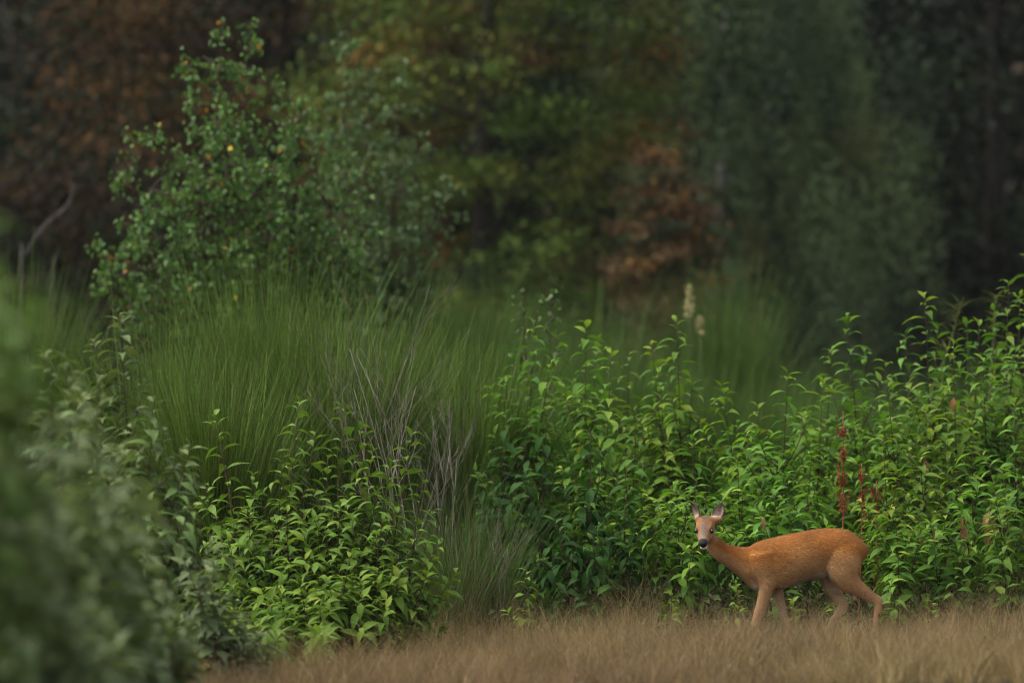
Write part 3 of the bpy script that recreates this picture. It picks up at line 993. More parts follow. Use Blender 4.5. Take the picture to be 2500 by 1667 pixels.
def dead_twigs(label, px, d, h, spread, seed, nstem, group=None, name='dead_shrub', cat='dead shrub', lean=0.0):
    rg = random.Random(seed)
    bx = gp(px, d)
    root = thing(name, label, cat, (bx[0], bx[1], 0), group)
    fine = Buf()

    def grow(b, p, dirv, ln, r, lvl):
        q = p + dirv * ln * 0.5 + Vector((rg.gauss(0, .03), rg.gauss(0, .03), 0)) * ln
        e = p + dirv * ln + Vector((rg.gauss(0, .07), rg.gauss(0, .07), 0)) * ln
        path = curve_pts([p, q, e], 6)
        add_tube(b, path, np.linspace(r, r * 0.35, 6), 4)
        if lvl == 0:
            return
        for k in range(rg.randint(3, 4)):
            f = rg.uniform(0.35, 1.0)
            s = Vector(path[min(int(f * 5), 5)])
            dv = (dirv + Vector((rg.gauss(0, .38), rg.gauss(0, .38), rg.gauss(0.1, .2)))).normalized()
            grow(fine, s, dv, ln * rg.uniform(0.35, 0.6), r * 0.5, lvl - 1)

    for k in range(nstem):
        b = Buf()
        az = rg.random() * 6.283
        dv = Vector((math.cos(az) * spread + lean, math.sin(az) * spread, 1)).normalized()
        grow(b, Vector((rg.gauss(0, .05), rg.gauss(0, .05), -0.02)), dv, h * rg.uniform(0.45, 0.72), 0.0038, 3)
        b.obj('stem', M['twig'], root)
    fine.obj('twigs', M['twig'], root)['kind'] = 'stuff'


dead_twigs('grey leafless dead broom with fine twigs before the green broom', 990, 30.9, 2.7, 0.15, 3, 7, lean=-0.08)
dead_twigs('thin upright grey dead stem leaning by the green tussock', 1085, 31.6, 1.75, 0.06, 5, 3)
dead_twigs('small pale dead twig tangle at the edge of the dark thicket', 1215, 31.0, 0.95, 0.10, 8, 3)
dead_twigs('small grey dead twigs between yellow-green bushes', 640, 31.2, 0.95, 0.30, 9, 4, lean=-0.12)


# bent bare branch at the left, in front of the forest
def bare_branch(label, pts, d, r0, name='bare_branch'):
    b = Buf()
    g = P(*pts[0], d)
    path = [Vector((g.x, d, -0.05))] + [P(px, py, d) for px, py in pts]
    o = Vector((g.x, d, 0))
    add_tube(b, curve_pts([p - o for p in path], 22), np.linspace(r0, r0 * 0.35, 22), 6)
    ob = b.obj(name, M['old_wood'])
    ob.location = o
    tag(ob, label, 'branch')


bare_branch('bent bare grey branch before the dark forest, upper left', [(52, 660), (64, 620), (105, 555), (155, 512), (175, 480), (178, 448)], 46, 0.018)
bare_branch('short upright bare grey stick near the bent branch', [(130, 690), (132, 655), (133, 625)], 46, 0.009, 'bare_stick')
bare_branch('thin pale dry stick standing among dark stems beside the deer', [(2440, 1450), (2443, 1400), (2444, 1320)], 31.0, 0.008, 'dry_stick')


# rusty dock stalks
def dock(label, tip, d, h, seed, dens, group='rusty dock stalks behind the deer'):
    rg = random.Random(seed)
    t = P(*tip, d)
    g = Vector((t.x - 0.03, d, 0))
    root = thing('dock_stalk', label, 'seed stalk', g, group)
    T = t - g
    path = curve_pts([(0, 0, -0.02), T * 0.5 + Vector((0.015, 0, 0)), T], 10)
    b = Buf()
    add_tube(b, path, np.linspace(0.007, 0.003, 10), 5)
    b.obj('stem', M['dock'], root)
    for k in range(dens):
        f = 1 - (h / T.length) * (k + rg.random()) / dens
        i = min(int(f * 9), 8)
        s = Vector(path[i]) + Vector((rg.gauss(0, .011), rg.gauss(0, .011), 0))
        az = rg.random() * 6.28
        ln = rg.uniform(0.07, 0.14) * (0.5 + 1.6 * (1 - f))
        cb = Buf()
        n = 60
        u = RNG.random((n, 1))
        axis = np.array([math.cos(az) * 0.25, math.sin(az) * 0.25, 1.0])
        pos = np.array(tuple(s)) + axis * ln * u + RNG.normal(size=(n, 3)) * 0.006 * (1.3 - u)
        stamp(cb, RHOMB, RHOMB_F, pos, frames(unit_rand(n) + np.array([0, 0, 1.2]), unit_rand(n)), RNG.uniform(0.009, 0.016, n))
        cb.obj('seed_cluster', M['dock'], root, smooth=False)


dock('thick rusty red dock seed stalk above the deer back', (2058, 1003), 30.95, 0.66, 1, 22)
dock('thin rusty dock seed stalk just behind the thick one', (2103, 1130), 31.25, 0.28, 2, 8)
dock('short rusty dock stalk nearest the deer rump', (2140, 1175), 31.3, 0.12, 3, 5)


# pale yellow flower spikes, blurred
def mullein(label, tip, d, h, seed):
    t = P(*tip, d)
    root = thing('flower_spike', label, 'flower', (t.x, d, 0), 'pale yellow flower spikes')
    b = Buf()
    add_tube(b, curve_pts([(0, 0, -0.02), (0.02, 0, t.z * 0.5), (0, 0, t.z)], 8), np.linspace(0.012, 0.006, 8), 5)
    b.obj('stem', M['green_stem'], root)
    n = 160
    u = RNG.random((n, 1))
    pos = np.array([0, 0, t.z]) + np.array([0, 0, -h]) * u + RNG.normal(size=(n, 3)) * 0.018 * (0.4 + 0.6 * u)
    fb_ = Buf()
    stamp(fb_, RHOMB, RHOMB_F, pos, frames(unit_rand(n), unit_rand(n)), RNG.uniform(0.022, 0.036, n))
    fb_.obj('blossoms', M['mullein'], root, smooth=False)['kind'] = 'stuff'


mullein('tall pale yellow blurred flower spike behind the thicket', (1682, 700), 42, 0.24, 1)
mullein('shorter pale yellow flower spike beside the tall one', (1708, 775), 42, 0.14, 2)


# narrow-leaved olive plants behind the saplings at the right
def spiky_plant(label, tip, base_px, d, n, seed, cols):
    rg = np.random.default_rng(seed)
    t = P(*tip, d)
    bx = gp(base_px, d)
    root = thing('narrow_leaved_plant', label, 'plant', (bx[0], d, 0), 'olive narrow-leaved plants')
    T = t - Vector((bx[0], d, 0))
    path = curve_pts([(0, 0, -0.02), (T.x * 0.2, 0, T.z * 0.5), (T.x * 0.8, 0, T.z * 0.85), tuple(T)], 12)
    b = Buf()
    add_tube(b, path, np.linspace(0.012, 0.004, 12), 5)
    b.obj('stem', M['green_stem'], root)
    f = 1 - rg.random(n) ** 1.4 * 0.35
    i = np.clip((f * 11).astype(int), 0, 10)
    p0 = path[i] + (path[i + 1] - path[i]) * (f * 11 - i)[:, None]
    d_ = nrm(rg.normal(size=(n, 3)) * np.array([1, 1, 0.6]) + np.array([0, 0, 0.7]))
    L = rg.uniform(0.12, 0.24, n)
    lb_ = Buf()
    ribbons(lb_, p0, d_, L, np.array([0, 0, -0.35]) * L[:, None], np.full(n, 0.012), 4, np.array(cols)[rg.integers(0, len(cols), n)])
    lb_.obj('leaves', M['foliage'], root)['kind'] = 'stuff'


OL = [(0.10, 0.115, 0.03), (0.13, 0.14, 0.04), (0.08, 0.10, 0.03)]
spiky_plant('olive spiky plant on a bent stem between the tall saplings', (2345, 740), 2190, 36, 60, 1, OL)
spiky_plant('olive spiky plant behind the highest sapling', (2430, 720), 2400, 36.5, 60, 2, OL)

# small birch seedling with round leaves behind the thicket end
birch('thin young birch with sparse pale leaves behind the red-stemmed sapling', 34.2, 1300,
      [(1275, 722, 0), (1310, 735, 0.1), (1345, 705, 0.1)], 60, 0.055, 0, [(0.06, 0.11, 0.035), (0.085, 0.14, 0.045)], [1, 1], 33, twig_len=0.16, dens=0.3)


# ------------------------------------------------------------------ dry grass
def dry_grass():
    n = 120000
    y = 24.6 + 7.8 * RNG.random(n)
    x = -2.7 + 6.3 * RNG.random(n)
    keep = ~((x < -1.7) & (y > 30.2)) & ~((x > 0.05) & (x < 2.95) & (y > 30.75 + 0.15 * np.sin(x * 4))) & ~(y > 31.15)
    x, y = x[keep], y[keep]
    # tufts: pull blades together
    tx, ty = np.round(x * 7) / 7, np.round(y * 7) / 7
    jx, jy = 0.06 * np.sin(np.round(ty * 7) * 31.7 + np.round(tx * 7) * 5.1), 0.06 * np.sin(np.round(tx * 7) * 37.3 + np.round(ty * 7) * 3.3)
    pull = RNG.random(len(x)) * 0.75
    x, y = x + (tx + jx - x) * pull, y + (ty + jy - y) * pull
    n = len(x)
    patch = 0.5 + 0.5 * np.sin(x * 1.7 + 0.6 * np.sin(y * 1.1)) * np.cos(y * 1.35 + x * 0.6)
    patch = np.clip(patch + RNG.normal(size=n) * 0.12, 0, 1)
    tall = np.clip(np.sin(x * 5.1 + 2 * np.sin(y * 3.7)) * np.sin(y * 6.3 + x) + 0.2, 0, 1)
    tuft = (np.sin(np.round(tx * 7) * 12.9898 + np.round(ty * 7) * 78.233) * 43758.5453) % 1.0     # each tuft its own height and tone
    h = (0.6 + 0.75 * tuft) * (0.085 + 0.10 * patch + 0.10 * tall) * RNG.uniform(0.5, 1.35, n) * np.where(y > 30.35, 1.5, 1.0)
    h *= np.where((y > 29.2) & (y < 31) & (x > 0.9) & (x < 2.6), 0.66, 1.0)
    p0 = np.stack([x, y, ground_z(x, y) - 0.01], -1)
    d_ = nrm(np.array([0, 0, 1.0]) + RNG.normal(size=(n, 3)) * np.array([0.28, 0.28, 0]))
    sag = RNG.normal(size=(n, 3)) * np.array([0.42, 0.42, 0.06]) * h[:, None]
    tan, red, pale, grn = np.array([0.20, 0.146, 0.058]), np.array([0.19, 0.122, 0.062]), np.array([0.33, 0.245, 0.125]), np.array([0.075, 0.095, 0.026])
    redp = np.clip(0.5 + 0.8 * np.sin(x * 0.9 + 2.1) * np.sin(y * 0.8 + 0.5), 0, 1)[:, None]
    col = tan * (1 - redp) + red * redp
    straw = np.clip(0.2 + 0.9 * np.sin(x * 2.3 + 1.0 + np.sin(y * 2.2)) * np.sin(y * 1.9 + x), 0, 1)[:, None]
    col = col * (1 - 0.55 * straw) + np.array([0.30, 0.228, 0.105]) * 0.55 * straw
    r = RNG.random((n, 1))
    col = np.where(r > 0.82, pale, col)
    tone = ((tuft * 7.31) % 1.0)[:, None]
    col = col * (0.62 + 0.75 * tone)
    gr = ((y > 30.3) * 0.35 + 0.03 + 0.25 * np.clip(np.sin(x * 3.3 + 1.0) * np.sin(y * 2.7), 0, 1) * (y > 29.0))[:, None]
    col = np.where(RNG.random((n, 1)) < gr, grn, col) * RNG.uniform(0.5, 1.35, (n, 1))
    b = Buf()
    c = ribbons(b, p0, d_, h, sag, RNG.uniform(0.0016, 0.0036, n), 2, col, taper=0.2)
    # airy seed heads on part of the blades
    pick = np.where(RNG.random(n) < 0.25)[0]
    per = 7
    tip = np.repeat(c[pick, -1], per, 0)
    m = len(tip)
    pos = tip + RNG.normal(size=(m, 3)) * np.array([0.018, 0.018, 0.026])
    hc = np.repeat((col[pick] * 0.5 + np.array([0.20, 0.13, 0.075]) * 0.5), per, 0) * RNG.uniform(0.75, 1.25, (m, 1))
    stamp(b, RHOMB * np.array([1, 0.55, 1]), RHOMB_F, pos, frames(unit_rand(m) + np.array([0, 0, 0.6]), unit_rand(m)), RNG.uniform(0.005, 0.010, m), hc)
    tag(b.obj('dry_grass', M['dry_grass'], smooth=False), 'dry tan and reddish grass of the clearing', 'grass', kind='stuff')
    # taller single straws
    n = 1500
    x, y = (RNG.random(n) - 0.4) * 7, 28.6 + 3.0 * RNG.random(n)
    p0 = np.stack([x, y, ground_z(x, y) - 0.01], -1)
    d_ = nrm(np.array([0, 0, 1.0]) + RNG.normal(size=(n, 3)) * np.array([0.22, 0.22, 0]))
    L = RNG.uniform(0.18, 0.36, n)
    b = Buf()
    c = ribbons(b, p0, d_, L, RNG.normal(size=(n, 3)) * np.array([.3, .3, .1]) * L[:, None], np.full(n, 0.0026), 4, palette(n, [(0.36, 0.26, 0.13), (0.26, 0.17, 0.09), (0.2, 0.17, 0.06)], [3, 2, 1]))
    tip = np.repeat(c[:, -1], 14, 0)
    m = len(tip)
    stamp(b, RHOMB * np.array([1, 0.6, 1]), RHOMB_F, tip + RNG.normal(size=(m, 3)) * np.array([0.016, 0.016, 0.03]), frames(unit_rand(m), unit_rand(m)), RNG.uniform(0.004, 0.008, m), palette(m, [(0.22, 0.15, 0.085), (0.17, 0.11, 0.065)], [1, 1]))
    tag(b.obj('grass_straws', M['dry_grass'], smooth=False), 'tall pale flowering straws among the dry grass near the thicket', 'grass', kind='stuff')


dry_grass()


# litter and low weeds that close the ground under the thicket and bushes
def undergrowth():
    n = 6000
    x = RNG.uniform(-4.2, 4.2, n)
    y = RNG.uniform(30.75, 35, n)
    p = np.stack([x, y, ground_z(x, y) + RNG.random(n) ** 2 * 0.25], -1)
    b = Buf()
    X = RNG.normal(size=(n, 3)) * np.array([1, 1, 0.5])
    stamp(b, LANCE_V, LANCE_F, p, frames(X, np.array([0, 0, 1.0]) + RNG.normal(size=(n, 3)) * 0.4), RNG.uniform(0.06, 0.11, n), palette(n, [(0.04, 0.085, 0.020), (0.03, 0.06, 0.018), (0.06, 0.045, 0.022), (0.13, 0.085, 0.035)], [5, 4, 1.2, 0.3]))
    tag(b.obj('undergrowth', M['foliage']), 'low weeds and fallen leaves under the thicket', 'undergrowth', kind='stuff')


undergrowth()
# ------------------------------------------------------------------ the roe deer
DEER_D = 30.0


def zp(zx, zy, y=0.0):
    """Deer drawing units to metres in the deer's own plane (x along the body, z up, y away from the camera)."""
    return np.array([(zx - 1045.5) / 1394.0 + 0.0, y, (1498.5 - zy) / 1394.0])


def loft(rings, sides=28, sub=6):
    """Closed body from elliptical rings (centre, in-plane radius, cross radius), smoothed between the rings."""
    c = np.array([r[0] for r in rings])
    ab = np.array([[r[1], r[2]] for r in rings])
    n = (len(rings) - 1) * sub + 1
    full = curve_pts(np.concatenate([c, ab, np.zeros((len(c), 1))], 1)[:, :3], n)
    rr = curve_pts(np.concatenate([ab, np.zeros((len(ab), 1))], 1), n)
    return tube(full, np.maximum(rr[:, 0], 0.003), sides, np.maximum(rr[:, 1], 0.003))


def roe_deer():
    ox = (1600 + 1045.5 / 3.485 - 1250) / 400.0
    body = Buf()

    def put(t):
        v, q, tr = t
        n0 = body.n
        body.add(v, q)
        body.f.append(tr + n0)

    # trunk: (x, top, bottom, half width)
    T = [(775, 745, 925, .025), (800, 690, 955, .048), (850, 625, 985, .070), (910, 590, 1003, .086), (1000, 568, 1008, .098), (1100, 550, 985, .108), (1200, 528, 950, .114), (1300, 506, 918, .116),
         (1400, 492, 893, .111), (1500, 487, 872, .106), (1590, 497, 850, .103), (1680, 533, 820, .097), (1750, 583, 770, .078), (1795, 630, 720, .042)]
    put(loft([(zp(x, (a + b) / 2), (b - a) / 2 / 1394, w_) for x, a, b, w_ in T]))
    # belly is broader below, keep the back rounded with a spine ridge
    put(loft([(zp(900, 640), .035, .05), (zp(1100, 600), .04, .06), (zp(1400, 545), .04, .065), (zp(1600, 560), .045, .06), (zp(1720, 620), .04, .045)]))
    # neck
    put(loft([(zp(455, 560, -.03), .040, .040), (zp(495, 620, -.02), .054, .046), (zp(550, 676, -.008), .058, .048), (zp(650, 726, 0), .071, .056), (zp(750, 765, 0), .092, .068), (zp(840, 800, 0), .118, .080), (zp(930, 815, 0), .13, .085)]))
    # chest point
    put(loft([(zp(790, 860), .05, .05), (zp(830, 930), .045, .055), (zp(880, 985), .028, .05)]))
    # shoulders and front legs
    for s, pts in ((-1, [(900, 690, .075, .035), (915, 800, .080, .040), (935, 900, .066, .040), (938, 980, .047, .034), (905, 1110, .039, .029), (865, 1230, .031, .025), (847, 1305, .028, .024), (840, 1370, .020, .018), (834, 1430, .018, .017), (826, 1462, .021, .019)]),
                   (1, [(930, 760, .070, .035), (980, 900, .058, .036), (1030, 1000, .043, .030), (1062, 1100, .033, .026), (1085, 1200, .027, .023), (1115, 1290, .0245, .022), (1135, 1360, .018, .017), (1152, 1425, .017, .016), (1160, 1460, .020, .018)])):
        put(loft([(zp(x, z, s * (.072 if k > 2 else .066)), a, b) for k, (x, z, a, b) in enumerate(pts)], 18))
        x, z = pts[-1][:2]
        put(loft([(zp(x, z, s * .072), .019, .018), (zp(x - 8, z + 22, s * .072), .022, .019), (zp(x - 16, z + 40, s * .072), .024, .019)], 14, 4))
    # haunches and hind legs
    near = [(1600, 640, .095, .040), (1590, 740, .108, .050), (1597, 840, .100, .050), (1630, 920, .078, .046), (1700, 980, .054, .038), (1772, 1030, .043, .030), (1835, 1072, .036, .026), (1876, 1105, .031, .024), (1886, 1160, .026, .021), (1872, 1235, .021, .018), (1858, 1340, .018, .016), (1845, 1425, .017, .016), (1836, 1462, .020, .018)]
    far = [(1560, 700, .09, .04), (1510, 800, .085, .046), (1470, 880, .062, .042), (1487, 960, .050, .036), (1537, 1040, .043, .030), (1580, 1105, .036, .026), (1597, 1155, .031, .024), (1572, 1205, .0275, .021), (1522, 1265, .025, .020), (1480, 1340, .019, .016), (1450, 1420, .017, .016), (1440, 1462, .020, .018)]
    for s, pts in ((-1, near), (1, far)):
        yy = [.064, .074, .079, .081, .078, .076, .074, .072] + [.072] * 10
        put(loft([(zp(x, z, s * yy[k]), a, b) for k, (x, z, a, b) in enumerate(pts)], 18))
        x, z = pts[-1][:2]
        put(loft([(zp(x, z, s * .072), .019, .018), (zp(x - 8, z + 22, s * .072), .022, .019), (zp(x - 16, z + 40, s * .072), .024, .019)], 14, 4))
    # heel point of the hocks, belly tuft
    for s, (x, z) in ((-1, (1902, 1085)), (1, (1628, 1122))):
        put(loft([(zp(x - 45, z - 30, s * .072), .016, .016), (zp(x, z, s * .072), .018, .016), (zp(x - 6, z + 45, s * .072), .014, .015)], 12, 4))
    put(loft([(zp(1340, 850), .03, .05), (zp(1405, 872), .032, .035), (zp(1432, 892), .012, .015)], 14, 4))
    put(loft([(zp(1740, 640), .03, .03), (zp(1778, 660), .026, .03), (zp(1790, 695), .016, .02)], 14, 4))
    # head frame: f towards the nose, s to the picture's right, u up
    yaw, pit = rad(9), rad(36)
    f = np.array([-math.sin(yaw) * math.cos(pit), -math.cos(yaw) * math.cos(pit), -math.sin(pit)])
    s_ = np.array([math.cos(yaw), -math.sin(yaw), 0.0])
    u = np.cross(s_, f) * 1.0
    u = u if u[2] > 0 else -u
    eye_mid = zp(410, 502, -0.115)
    H0 = eye_mid - f * 0.078 - u * 0.014

    def hp(a, b, c):
        """Head place: a along the nose, b sideways, c up."""
        return H0 + f * a + s_ * b + u * c

    def head_loft(rings, sides=26, sub=6):
        k = np.array([[r[0], r[1], r[2], r[3]] for r in rings], float)
        n = (len(k) - 1) * sub + 1
        one = curve_pts(k[:, :3], n)
        two = curve_pts(np.concatenate([k[:, 3:], np.zeros((len(k), 2))], 1), n)
        th = np.arange(sides) / sides * 2 * math.pi
        a, w_, h_, c = one[:, 0], one[:, 1], one[:, 2], two[:, 0]
        v = H0 + f * a[:, None, None] + s_ * (np.cos(th)[None] * w_[:, None])[..., None] + u * (c[:, None] + np.sin(th)[None] * h_[:, None])[..., None]
        v = v.reshape(-1, 3)
        i = np.arange(n - 1)[:, None] * sides
        j = np.arange(sides)[None]
        q = np.stack([i + j, i + sides + j, i + sides + (j + 1) % sides, i + (j + 1) % sides], -1).reshape(-1, 4)
        v = np.concatenate([v, (H0 + f * a[0] + u * c[0])[None], (H0 + f * a[-1] + u * c[-1])[None]])
        jj, kk = np.arange(sides), (np.arange(sides) + 1) % sides
        e = (n - 1) * sides
        tr = np.concatenate([np.stack([jj, kk, np.full(sides, len(v) - 2)], -1), np.stack([e + kk, e + jj, np.full(sides, len(v) - 1)], -1)])
        return v, q, tr

    # skull and muzzle: (along, half width, half height, centre up)
    put(head_loft([(-.055, .018, .022, .002), (-.035, .042, .042, .004), (0, .056, .054, .008), (.035, .058, .056, .006), (.065, .056, .054, .000), (.095, .046, .048, -.006), (.120, .037, .040, -.008), (.147, .031, .034, -.009), (.168, .029, .029, -.008), (.184, .024, .023, -.006), (.193, .010, .012, -.004)]))
    # jaw and cheeks
    put(head_loft([(-.03, .02, .02, -.045), (.0, .044, .034, -.044), (.04, .046, .032, -.042), (.08, .036, .026, -.036), (.12, .025, .018, -.037), (.155, .023, .015, -.040), (.176, .021, .013, -.041), (.188, .010, .007, -.039)], 20))
    # brow ridges over the eyes and lips
    for sg in (-1, 1):
        put(loft([(hp(.040, sg * .034, .038), .013, .013), (hp(.066, sg * .036, .034), .012, .012), (hp(.092, sg * .028, .026), .010, .010)], 12, 4))

    # ears: cupped shells with real thickness
    ear_info = []

    def ear(base, tip, open_dir, hw, sg):
        base, tip = np.array(base), np.array(tip)
        ax = tip - base
        L = np.linalg.norm(ax)
        ax = ax / L
        op = np.array(open_dir, float)
        op = nrm(op - op @ ax * ax)
        la = np.cross(ax, op)
        nv, nw = 18, 13
        W = np.interp(np.linspace(0, 1, nv), [0, .12, .3, .5, .7, .85, .95, 1], [.42, .62, .92, 1.0, .84, .54, .24, .05])
        PH = np.radians(np.interp(np.linspace(0, 1, nv), [0, .2, .6, 1], [105, 82, 58, 30]))
        layers = []
        for off in (0.0045, -0.0045):
            g = np.zeros((nv, nw, 3))
            for iv in range(nv):
                R = W[iv] * hw / max(math.sin(min(PH[iv], math.pi / 2)), .3)
                for iw in range(nw):
                    ph = PH[iv] * (iw / (nw - 1) * 2 - 1)
                    r_ = R + off
                    g[iv, iw] = base + ax * (L * iv / (nv - 1)) + la * (r_ * math.sin(ph)) + op * (-(r_ * math.cos(ph)) + R * .55) + op * (-.010 * math.sin(iv / (nv - 1) * 3.0))
            layers.append(g)
        v = np.concatenate([layers[0].reshape(-1, 3), layers[1].reshape(-1, 3)])
        N = nv * nw
        q = []
        for a_ in range(nv - 1):
            for b_ in range(nw - 1):
                k = a_ * nw + b_
                q.append((k, k + 1, k + nw + 1, k + nw))
                q.append((N + k, N + k + nw, N + k + nw + 1, N + k + 1))
        for a_ in range(nv - 1):
            for b_ in (0, nw - 1):
                k = a_ * nw + b_
                q.append((k, k + nw, N + k + nw, N + k) if b_ == 0 else (k, N + k, N + k + nw, k + nw))
        for b_ in range(nw - 1):
            q.append((b_, N + b_, N + b_ + 1, b_ + 1))
            k = (nv - 1) * nw + b_
            q.append((k, k + 1, N + k + 1, N + k))
        body.add(v, np.array(q))
        # root of the ear
        put(loft([(hp(-.012, sg * .030, .030), .022, .022), (base + ax * .005, .024, .022), (base + ax * .035 - op * .006, .021, .016)], 14, 4))
        ear_info.append((base, ax, op, la, L, hw))

    ear(zp(500, 428, -.055), zp(560, 258, -.040), (-.30, -1.0, 0.05), .037, 1)
    ear(zp(372, 418, -.050), zp(285, 258, -.030), (-.92, -.5, 0.05), .033, -1)

    me0 = body.mesh('roe_deer_shape', None) if False else None
    # one continuous skin over all of it
    v = np.concatenate(body.v)
    tmp = bpy.data.meshes.new('shape')
    tmp.from_pydata(v.tolist(), [], [tuple(int(i) for i in r) for fa in body.f for r in fa])
    bm = bmesh.new()
    bm.from_mesh(tmp)
    bmesh.ops.recalc_face_normals(bm, faces=bm.faces)
    bm.to_mesh(tmp)
    bm.free()
    ob = bpy.data.objects.new('shape', tmp)
    COL.objects.link(ob)
    md = ob.modifiers.new('skin', 'REMESH')
    md.mode = 'VOXEL'
    md.voxel_size = 0.0046
    md.use_smooth_shade = True
    dg = bpy.context.evaluated_depsgraph_get()
    me = bpy.data.meshes.new_from_object(ob.evaluated_get(dg))
    bpy.data.objects.remove(ob)
    bpy.data.meshes.remove(tmp)
    me.name = 'roe_deer'
    nv = len(me.vertices)
    co = np.empty(nv * 3, np.float32)
    me.vertices.foreach_get('co', co)
    co = co.reshape(-1, 3).astype(float)
    ed = np.empty(len(me.edges) * 2, np.int32)
    me.edges.foreach_get('vertices', ed)
    ed = ed.reshape(-1, 2)
    deg = np.bincount(ed.ravel(), minlength=nv).astype(float)[:, None]
    # how far each place is from head and ears and lower legs (kept crisp) decides the smoothing
    rel = co - H0
    ha, hb_, hc = rel @ f, rel @ s_, rel @ u
    inhead = np.clip(1 - (np.abs(ha - .07) - .13) / .05, 0, 1) * np.clip(1 - (np.sqrt(hb_ ** 2 + (hc + .01) ** 2) - .075) / .03, 0, 1)
    isear = np.zeros(nv)
    for base, ax, op, la, L, hw in ear_info:
        r_ = co - base
        t = r_ @ ax
        isear = np.maximum(isear, ((t > .02) & (t < L + .02) & (np.abs(r_ @ la) < .06) & (np.abs(r_ @ op) < .055)).astype(float))
    lower = np.clip((0.30 - co[:, 2]) / .08, 0, 1)
    wsm = np.clip(1 - np.maximum(inhead, lower * .8), 0.0, 1)[:, None]
    wsm = np.where(isear[:, None] > 0, 0.0, wsm)
    for it in range(30):
        acc = np.zeros((nv, 3))
        for k in range(3):
            acc[:, k] = np.bincount(ed[:, 0], co[ed[:, 1], k], nv) + np.bincount(ed[:, 1], co[ed[:, 0], k], nv)
        lap = acc / deg - co
        wt = wsm if it >= 5 else np.maximum(wsm, np.where(isear[:, None] > 0, 0.25, 0.75))
        co = co + 0.5 * wt * lap
    me.vertices.foreach_set('co', co.ravel().astype(np.float32))
    me.update()
    me.polygons.foreach_set('use_smooth', np.ones(len(me.polygons), bool))

    # ---------------- the deer's own coat colours, plus some fur shading painted in
    def coat(p):
        p = np.asarray(p)
        n = len(p)
        x, y, z = p.T
        zx, zy = x * 1394 + 1045.5, 1498.5 - z * 1394
        nz = 0.5 + 0.5 * np.sin(p @ np.array([90, 70, 110.])) * np.sin(p @ np.array([-130, 60, 75.]))
        rufous, dark, tan, pale, cream = (np.array(c) for c in ((.345, .136, .031), (.268, .093, .018), (.375, .205, .085), (.40, .285, .180), (.60, .52, .43)))
        top = np.interp(zx, [700, 800, 870, 1000, 1200, 1400, 1560, 1680, 1770, 1810], [640, 620, 585, 566, 528, 490, 484, 540, 600, 650])
        bot = np.interp(zx, [700, 775, 850, 1000, 1150, 1300, 1400, 1600, 1800], [860, 955, 990, 1010, 955, 900, 880, 870, 800])
        rel_ = np.clip((zy - top) / (bot - top), -0.2, 2.2)

        def mixc(c, d, t):
            t = np.clip(t, 0, 1)[:, None]
            return c * (1 - t) + d * t

        c = np.tile(rufous, (n, 1))
        c = mixc(c, dark, (0.30 - rel_) / 0.35)
        c = mixc(c, tan, (rel_ - 0.38) / 0.35)
        c = mixc(c, pale, (rel_ - 0.86) / 0.18 * ((zx > 1000) & (zx < 1480)))
        c = c * (1 + .16 * np.sin(zx / 61 + np.sin(zy / 47)) * np.sin(zy / 53 + .7))[:, None]
        c = mixc(c, dark, np.exp(-(((zx - 1440) / 55) ** 2 + ((zy - 700) / 70) ** 2)) * .55)  # painted shading: darker flank in front of the thigh
        c = mixc(c, dark, np.exp(-(((zx - 1490) / 120) ** 2 + ((zy - 590) / 40) ** 2)) * .4)  # painted shading: darker over the hip
        c = mixc(c, np.array([.42, .225, .085]), np.exp(-(((zx - 1250) / 130) ** 2 + ((zy - 690) / 55) ** 2)) * .5)  # painted shading: lighter band along the flank
        leg = np.clip((zy - 960) / 160, 0, 1)
        c = mixc(c, np.array([.385, .220, .110]), leg)
        c = mixc(c, pale, ((y > 0.03) & (zy > 880)) * 0.75)                       # far legs show their pale inner side
        c = mixc(c, cream, np.exp(-(((zx - 1395) / 45) ** 2 + ((zy - 880) / 32) ** 2)) * 1.1)
        c = mixc(c, cream * .8, np.exp(-(((zx - 835) / 45) ** 2 + ((zy - 985) / 24) ** 2)) * 0.8)
        c = mixc(c, np.array([.10, .055, .03]), np.exp(-(((zx - 946) / 9) ** 2 + ((zy - 884) / 9) ** 2)) * .8)
        c = mixc(c, np.array([.02, .015, .012]), np.exp(-(((zx - 1893) / 11) ** 2 + ((zy - 1216) / 11) ** 2)) * 1.3 * (y < 0))
        hoof = (zy > 1462)
        c = mixc(c, np.array([.025, .02, .018]), hoof * 1.0)
        # neck: darker above, paler below
        nk = np.clip((730 - zx) / 80, 0, 1) * (zx > 430)
        line = np.interp(zx, [430, 520, 620, 740], [560, 650, 725, 770])
        c = mixc(c, np.array([.40, .215, .095]), nk * np.clip((zy - line) / 60 + .5, 0, 1))
        c = mixc(c, dark * 1.05, nk * np.clip((line - 40 - zy) / 50, 0, 1) * .8)
        # head
        r = p - H0
        a, b, h = r @ f, r @ s_, r @ u
        ih = (a > -.05) & (a < .23) & (np.abs(b) < .075) & (h > -.085) & (h < .075) & (zx < 530)
        hc_ = np.tile(np.array([.26, .130, .052]), (n, 1))
        hc_ = mixc(hc_, np.array([.23, .105, .042]), (h - .02) / .03)
        crown_ = np.exp(-((a - .005) / .040) ** 2 - (b / .030) ** 2) * (h > .0)
        hc_ = mixc(hc_, np.array([.085, .055, .036]), crown_ * (.7 + .6 * nz))
        bridge = np.exp(-(b / .015) ** 2) * np.clip((a - .045) / .03, 0, 1) * np.clip((.160 - a) / .02, 0, 1) * (h > -.01)
        hc_ = mixc(hc_, np.array([.125, .105, .095]), bridge * 1.0)
        muz = np.clip((a - .132) / .02, 0, 1)
        hc_ = mixc(hc_, np.array([.20, .145, .105]), muz * .8)
